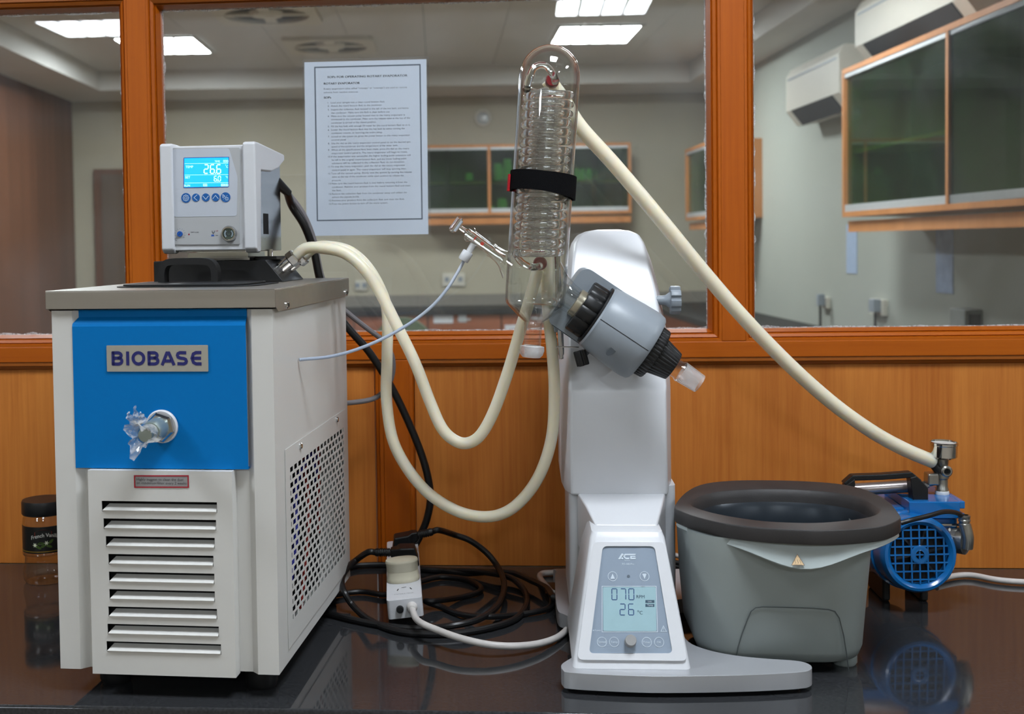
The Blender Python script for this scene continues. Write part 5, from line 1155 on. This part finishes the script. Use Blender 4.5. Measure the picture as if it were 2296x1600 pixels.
# ================================================================== leads behind the circulator
gl = CHM @ Vector((HX1+.002,HY+.170,.632))
pA = [gl]+path3([(655,462,-.17),(682,505,-.16),(703,560,-.15),(717,625,-.145),(738,680,-.14),(783,738,-.13),(830,792,-.115),(880,872,-.10),(922,960,-.09),(952,1040,-.085),(965,1110,-.08),(958,1160,-.08),(944,1196,-.08),(930,1222,-.085)])
cord('mains_lead','thick black lead from the control head down behind to the power strip','cable',pA,.0062,CABLE,8,12)
pB = path3([(633,420,-.165),(652,440,-.158),(682,482,-.15),(705,540,-.14),(722,620,-.135),(745,668,-.13),(783,704,-.12),(822,735,-.105),(858,763,-.09),(878,795,-.08),(881,832,-.075),(868,868,-.075),(838,893,-.085),(790,902,-.10),(760,903,-.12)])
cord('signal_lead','thin grey lead looping out behind the circulator over the wood rail','cable',pB,.0042,CABLEG,8,10)

# ================================================================== power strip with plugs
S0 = on(911,1387,.0120); S1v = Vector((-.211,-.060,.030)); SD = (S1v-S0).normalized(); SXv = Vector((SD.y,-SD.x,.085)).normalized(); SZ = SXv.cross(SD).normalized()
SLn = (S1v-S0).length; SW, SHt = .0255, .0295
ps = thing('power_strip', 'white power strip on the bench tilted up at its far end', 'power strip', S0)
SM = lambda u, v, d: S0+SXv*u+SD*v+SZ*d
obj('body', MB().prism(rrect(-SW,0,SW,SLn,.005,4), SM, .0015, SHt), pbr('strip_white', (205,206,210), .35, var=.01), ps, bevel=.002)
FS = lambda u, v, d: S0+SXv*u+SZ*v-SD*d
obj('breaker_button', MB().revolve([(0,0),(.0055,0),(.0055,.002),(.0048,.0045),(0,.005)], FS(-.0075,.0155,0), -SD, 24), BLACKP, ps)
obj('cord_boot', MB().revolve([(0,0),(.0078,0),(.0072,.006),(.0052,.010),(0,.010)], FS(.0098,.017,0), -SD, 24), CABLEW, ps)
m = MB(); TM = lambda u, v, d: SM(u, v, SHt+d)
for u, v, an in ((-.009,.040,70),(.010,.0405,110)):
    t = RAD(an); m.stroke([(u-.003*math.cos(t),v-.004*math.sin(t)),(u+.003*math.cos(t),v+.004*math.sin(t))], .0014, TM, .0003)
m.stroke([(-.0035,.048),(.0035,.048)], .0014, TM, .0003); obj('socket_slot', m, DARK, ps, smooth=False, kind='stuff')
m = MB(); RT = lambda u, v, d: TM(-u, .045-v, d); put_text(m, 'ZG-TEUU', lambda u, v, d: TM(-u,.024-v,d), .0003, -.014, .014, 0, .0035); obj('print', m, pbr('strip_print', (170,170,172), .6), ps, smooth=False)
# cream adapter plug
v0 = .078; ap = thing('plug_adapter', 'cream oval plug standing on the front of the power strip', 'plug', SM(0,v0,SHt))
el = [(.0245*math.cos(a)*(abs(math.cos(a))**-.12 if abs(math.cos(a))>1e-3 else 1),.0145*math.sin(a)) for a in [2*math.pi*k/36 for k in range(36)]]
CREAM = pbr('cream_plastic', (200,194,172), .45, var=.05, scale=60)
def esec(k, d): return [SM(u*k, v0+v*k, SHt+d) for u, v in el]
obj('body', MB().loft([esec(.96,.0002),esec(1.0,.002),esec(1.0,.006),esec(.965,.0072),esec(.955,.016),esec(.955,.0162)]), CREAM, ap, angle=40)
obj('cap', MB().loft([esec(.93,.0162),esec(.955,.0168),esec(.975,.0285),esec(1.0,.0292),esec(1.0,.0315),esec(.96,.0335)]), CREAM, ap, angle=40)
# two black angled plugs with ribbed boots
def plug(v, sgn, lift, label, leadpts, lname):
    r = thing('power_plug', label, 'plug', SM(0,v,SHt))
    A = SM(.005,v,SHt); lat = (SXv*sgn).normalized()
    sec = lambda u, hw, z0, z1: [A+lat*u-SD*hw+SZ*z0, A+lat*u+SD*hw+SZ*z0, A+lat*u+SD*hw+SZ*z1, A+lat*u-SD*hw+SZ*z1]
    q = [sec(-.020,.012,.0002,.012),sec(-.016,.0145,.0002,.030),sec(.008,.0145,.0002,.032),sec(.012,.011,.010+lift,.030+lift),sec(.022,.0075,.016+lift,.030+lift)]
    obj('body', MB().loft(q), BLACKP, r, bevel=.003, seg=3)
    b0 = A+lat*.020+SZ*(.023+lift); dr = (lat+SZ*.12).normalized(); m = MB()
    prof = [(0,0),(.0068,0)]
    for k in range(6): prof += [(.0068,.002+k*.0034),(.0055,.0024+k*.0034),(.0055,.0034+k*.0034),(.0066,.0038+k*.0034)]
    prof += [(.0058,.026),(0,.026)]
    obj('ribbed_boot', MB().revolve(prof, b0, dr, 20), BLACKP, r)
    e = b0+dr*.025
    obj('lead', MB().tube(crom([e,e+dr*.012]+leadpts,8),.0049,10), CABLE, r)
z_ = .0052
K = lambda cx, cy, z=z_: on(680+cx/3.5875, 1140+cy/3.5875, z)
KA = lambda cx, cy, Y: at(680+cx/3.5875, 1140+cy/3.5875, Y)
plug(.145,-1,.0,'black angled plug with ribbed boot pointing left on the power strip',
     [KA(430,410,-.175),KA(350,480,-.20),KA(308,570,-.23),KA(330,670,-.265),K(400,780,.012),K(520,888),K(700,968),K(900,1003),K(1200,1003),K(1480,962),K(1690,895),K(1785,800),K(1795,700),K(1740,610,.012),K(1640,545,.016),K(1400,505,.012),K(1150,497),K(960,488),K(760,490)], 'a')
plug(.205,1,.004,'black angled plug with ribbed boot pointing right at the strip end',
     [KA(1210,208,-.085),KA(1340,255,-.085),KA(1470,350,-.085),KA(1560,460,-.10),KA(1612,580,-.15),K(1606,690,.014),K(1545,800,.012),K(1400,893,.015),K(1200,940,.014),K(1000,962,.006),K(800,958),K(520,918),K(230,850),K(60,800)], 'b')
cord('evaporator_lead','black lead coiled on the bench between power strip and tower','cable',[K(2200,560,.012),K(2090,640,.012),K(2020,712,.018),K(1960,640,.016),K(1850,585,.014),K(1700,522,.014),K(1500,510,.012),K(1300,520),K(1120,500),K(960,490,.005)]+[K(760,455),K(480,455),K(360,475)],.0050,CABLE,8,10)
cord('coiled_lead','black lead making the inner loops of the coil beside the power strip','cable',[K(1960,620,.008),K(2002,720),K(1985,790),K(1900,822),K(1700,856),K(1450,868,.012),K(1250,845),K(1110,790),K(985,745,.012),K(1050,742,.014),K(1250,715),K(1400,675),K(1425,630),K(1320,572),K(1120,548),K(960,580),K(760,640),K(660,690),K(500,668),K(380,672),K(220,700),K(120,720)],.0044,CABLE,8,10)
# white lead of the strip
wp = [FS(.0098,.017,.008)]+[K(905,880,.026),K(960,925,.026),K(1060,968,.024),K(1250,1037,.022),K(1480,1090,.018),K(1700,1104,.014),K(1900,1083,.010),K(2050,1030,.0065),K(2150,940,.0055),K(2200,850,.0055),K(2215,770,.0055),K(2190,695,.0055),K(2110,662,.010),K(2015,680,.016),K(1950,615,.012),K(1903,550,.0055),K(1925,520,.0055),K(2010,513,.0055)]
cord('white_lead','white lead from the power strip sweeping round behind the console','cable',wp,.0047,CABLEW,8,12)
# leads behind the tower and at the right
cord('white_lead','short white lead above the black ones between tower and bath','cable',[at(1440,1232,-.085),at(1500,1242,-.06),at(1530,1248,-.05),at(1580,1262,-.05),at(1650,1275,-.07)],.004,CABLEW)
for k, (dy, lb) in enumerate(((8,'upper'),(17,'middle'),(26,'lowest'))): cord('black_lead',lb+' of three black leads lying behind the tower beside the bath','cable',[at(1440,1238+dy,-.10),at(1500,1250+dy,-.075),at(1530,1255+dy,-.07),at(1580,1265+dy,-.07),at(1650,1270+dy,-.07)],.0042,CABLE,group='black leads behind the tower')
cord('white_lead','white lead leaving the pump along the bench to the right edge','cable',[on(2100,1300,.006),on(2142,1290,.006),on(2180,1289,.006),on(2235,1299,.006),on(2296,1304,.006),on(2420,1308,.006)],.0045,CABLEW)

# ================================================================== laminated instruction sheet on the glass
sp = [at(682.3,139.7,YG-.001),at(956,132.6,YG-.001),at(687.6,529,YG-.001)]
pu = (sp[1]-sp[0]); pv = (sp[2]-sp[0])
def SHEET(cx, cy, d):
    """cx,cy measured on the enlarged sheet"""
    x = 660+cx/3.81; y = 120+cy/3.81
    p = at(x,y,YG-.001); return p+Vector((0,-d,0))
sh_ = thing('instruction_sheet', 'laminated instruction sheet fixed to the middle pane', 'notice', (sp[0]+sp[1])*.5)
LAM = thin_glass('laminate', (.97,.97,.97), 1.45, .08, haze=.03)
obj('paper', MB().prism([(105,1558),(1145,1542),(1128,48),(85,75)], SHEET, 0, .0003), pbr('paper_white', (214,225,239), .55, var=.01, scale=4), sh_, smooth=False)
obj('laminate', MB().prism(rpoly([(88,1585),(1168,1568),(1150,25),(66,50)],14,4), SHEET, .0005, .0007), LAM, sh_, smooth=False)
m = MB(); m.stroke([(197,1426),(1091,1411),(1073,95),(175,119)], 11, SHEET, .00045, True); obj('border', m, pbr('sheet_border', (84,96,112), .6), sh_, smooth=False)
LN = [(282,965,210,'SOPs FOR OPERATING ROTARY EVAPORATOR',1),(252,558,266,'ROTARY EVAPORATOR',1),(252,962,309,'Rotary evaporators (also called "rotavaps" or "rotovaps") are used to remove',0),(252,547,339,'solvents from reaction mixtures.',0),(252,313,385,'SOPs',1),
 (285,772,427,'1.  Load your sample into a clean round bottom flask',0),(285,748,455,'2.  Attach the round bottom flask to the condenser',0),(285,978,486,'3.  Inspect the collection flask located to the left of the hot bath, and below',0),(315,817,514,'the condenser. Make sure the flask is clean before use.',0),(285,945,543,'4.  Make sure the vacuum pump located next to the rotary evaporator is',0),(315,988,570,'connected to the condenser. Make sure the release valve at the top of the',0),(315,700,599,'condenser is turned to the closed position.',0),(287,990,630,'5.  Fill the hot bath with enough DI water for the round bottom flask to sit it.',0),(287,943,659,'6.  Lower the round bottom flask into the hot bath by either turning the',0),(317,753,687,'condenser column, or lowering the entire setup.',0),(288,988,717,'7.  turned on the system on, press the power button on the rotary evaporator',0),(317,440,744,'control panel',0),(288,992,775,'8.  Use the dial on the rotary evaporator control panel to set the desired spin',0),(318,885,802,'speed of the condenser and the temperature of the water bath.',0),(288,982,831,'9.  When all the specifications have been made, press the dial on the rotary',0),(318,967,859,'evaporator control panel in. The rotary evaporator will begin to rotate.',0),(290,993,888,'10.If the evaporation was successful, the higher boiling point substance will',0),(320,957,916,'be left in the original round bottom flask, and the lower boiling point',0),(320,942,944,'substance will be collected in the collection flask via condensation.',0),(290,947,973,'11.To stop the rotary evaporator, push the dial on the rotary evaporator',0),(322,957,1002,'control panel in again. The rotary evaporator will stop spinning then.',0),(290,1003,1032,'12.Turn off the vacuum pump. Slowly vent the system by turning the release',0),(322,935,1060,'valve at the top of the condenser tothe open position to release the',0),(322,400,1090,'pressure.',0),(293,965,1118,'13.Make sure the round bottom flask is cool before removing it from the',0),(322,990,1147,'condenser. Remove your product from the round bottom flask and clean',0),(322,402,1176,'the flask.',0),(295,962,1206,'14.Remove the collection flask from the condenser setup and collect the',0),(322,555,1233,'solvant the seprate bottle.',0),(296,942,1262,'15.Remove your product from the collection flask and clean the flask.',0),(297,800,1291,'16.Press the power button to turn off the entire system.',0)]
m1 = MB(); m2 = MB()
for xa, xb, y, s, bold in LN:
    sl = -.021; M_ = lambda u, v, d, xa=xa, y=y: SHEET(u, y-v+sl*(u-xa), d)
    put_text(m1 if bold else m2, s, M_, .00045, xa, xb, 0, 17 if bold else 14)
    if bold: put_text(m1, s, lambda u, v, d, xa=xa, y=y: SHEET(u+1.6, y-v+sl*(u-xa)-.6, d), .00044, xa, xb, 0, 17)
obj('heading_text', m1, pbr('ink_heading', (40,44,54), .6), sh_, smooth=False); obj('body_text', m2, pbr('ink_body', (96,104,118), .6), sh_, smooth=False)

# ================================================================== coffee jar
jb = on(104,1300,0); jb = Vector((jb.x,jb.y,0)); jr = .0365
jar = thing('coffee_jar', 'glass coffee jar with black lid half hidden by the circulator', 'jar', jb)
JG = thin_glass('jar_glass', (.86,.84,.80), 1.5, boost=1.6)
obj('glass', MB().revolve([(0,.001),(jr*.88,.001),(jr*.97,.006),(jr,.014),(jr*.97,.024),(jr*.91,.034),(jr*.90,.043),(jr*.97,.049),(jr*.98,.052),(jr*.98,.098),(jr*.95,.108),(jr*.86,.114),(jr*.86,.122)], jb, (0,0,1), 48), JG, jar)
obj('lid', MB().revolve([(0,.113),(jr*.97,.113),(jr*1.0,.115),(jr*1.0,.133),(jr*.97,.136),(0,.136)], jb, (0,0,1), 48), BLACKP, jar)
th0 = math.atan2(CAMP.y-jb.y, CAMP.x-jb.x)-.12
def JM(u, v, d): a = th0+u/jr; return jb+Vector(((jr*.98+d)*math.cos(a),(jr*.98+d)*math.sin(a),v))
def band(u0, u1, v0, v1, d, n=24): return MB().loft([[JM(u0+(u1-u0)*k/n,v0,d),JM(u0+(u1-u0)*k/n,v1,d),JM(u0+(u1-u0)*k/n,v1,d+.0002),JM(u0+(u1-u0)*k/n,v0,d+.0002)] for k in range(n+1)])
lb_ = obj('label', band(-.055,.055,.053,.097,.0002), pbr('label_black', (18,18,18), .35), jar)
obj('gold_line', band(-.055,.055,.0555,.0568,.0005), pbr('label_gold', (150,120,40), .4, .5), lb_)
obj('glass_rim', MB().revolve([(jr*.985,.0475),(jr*1.01,.0490),(jr*1.01,.0505),(jr*.985,.052)], jb, (0,0,1), 48, closed=True), JG, jar)
obj('red_emblem', MB().prism([(-.013,.080),(.015,.080),(.015,.089),(.008,.0915),(.001,.093),(-.006,.0915),(-.013,.0885)], JM, .0005, .0007), pbr('label_red', (110,30,20), .5), lb_, smooth=False)
m = MB(); put_text(m, 'French Vanilla', lambda u, v, d: JM(u, v+.005-8*(u-.004)**2+.00*u, d), .0010, -.0185, .026, .0755, .0062); obj('lettering', m, pbr('label_white', (220,220,212), .5), lb_, smooth=False)
m = MB()
for u, v, s in ((-.0125,.0675,.0042),(.006,.0705,.0042)):
    q = []
    for k in range(12): a = math.pi*k/6; r_ = s if k % 2 == 0 else s*.4; q.append((u+r_*math.cos(a),v+r_*math.sin(a)))
    m.prism(q, JM, .0008, .0010)
obj('flower', m, pbr('flower_white', (214,220,190), .5), lb_, smooth=False, kind='stuff')
m = MB()
for u, v, a in ((-.007,.064,-.6),(.001,.066,.5),(-.003,.070,.1),(.010,.065,-.4),(.013,.072,.7)):
    q = [(u+x*math.cos(a)-y*math.sin(a),v+x*math.sin(a)+y*math.cos(a)) for x, y in ((-.006,0),(-.002,.0022),(.003,.0018),(.006,0),(.003,-.0018),(-.002,-.0022))]; m.prism(q, JM, .0005, .0007)
obj('leaf_print', m, pbr('leaf_green', (60,84,24), .5, var=.2, scale=300), lb_, smooth=False, kind='stuff')
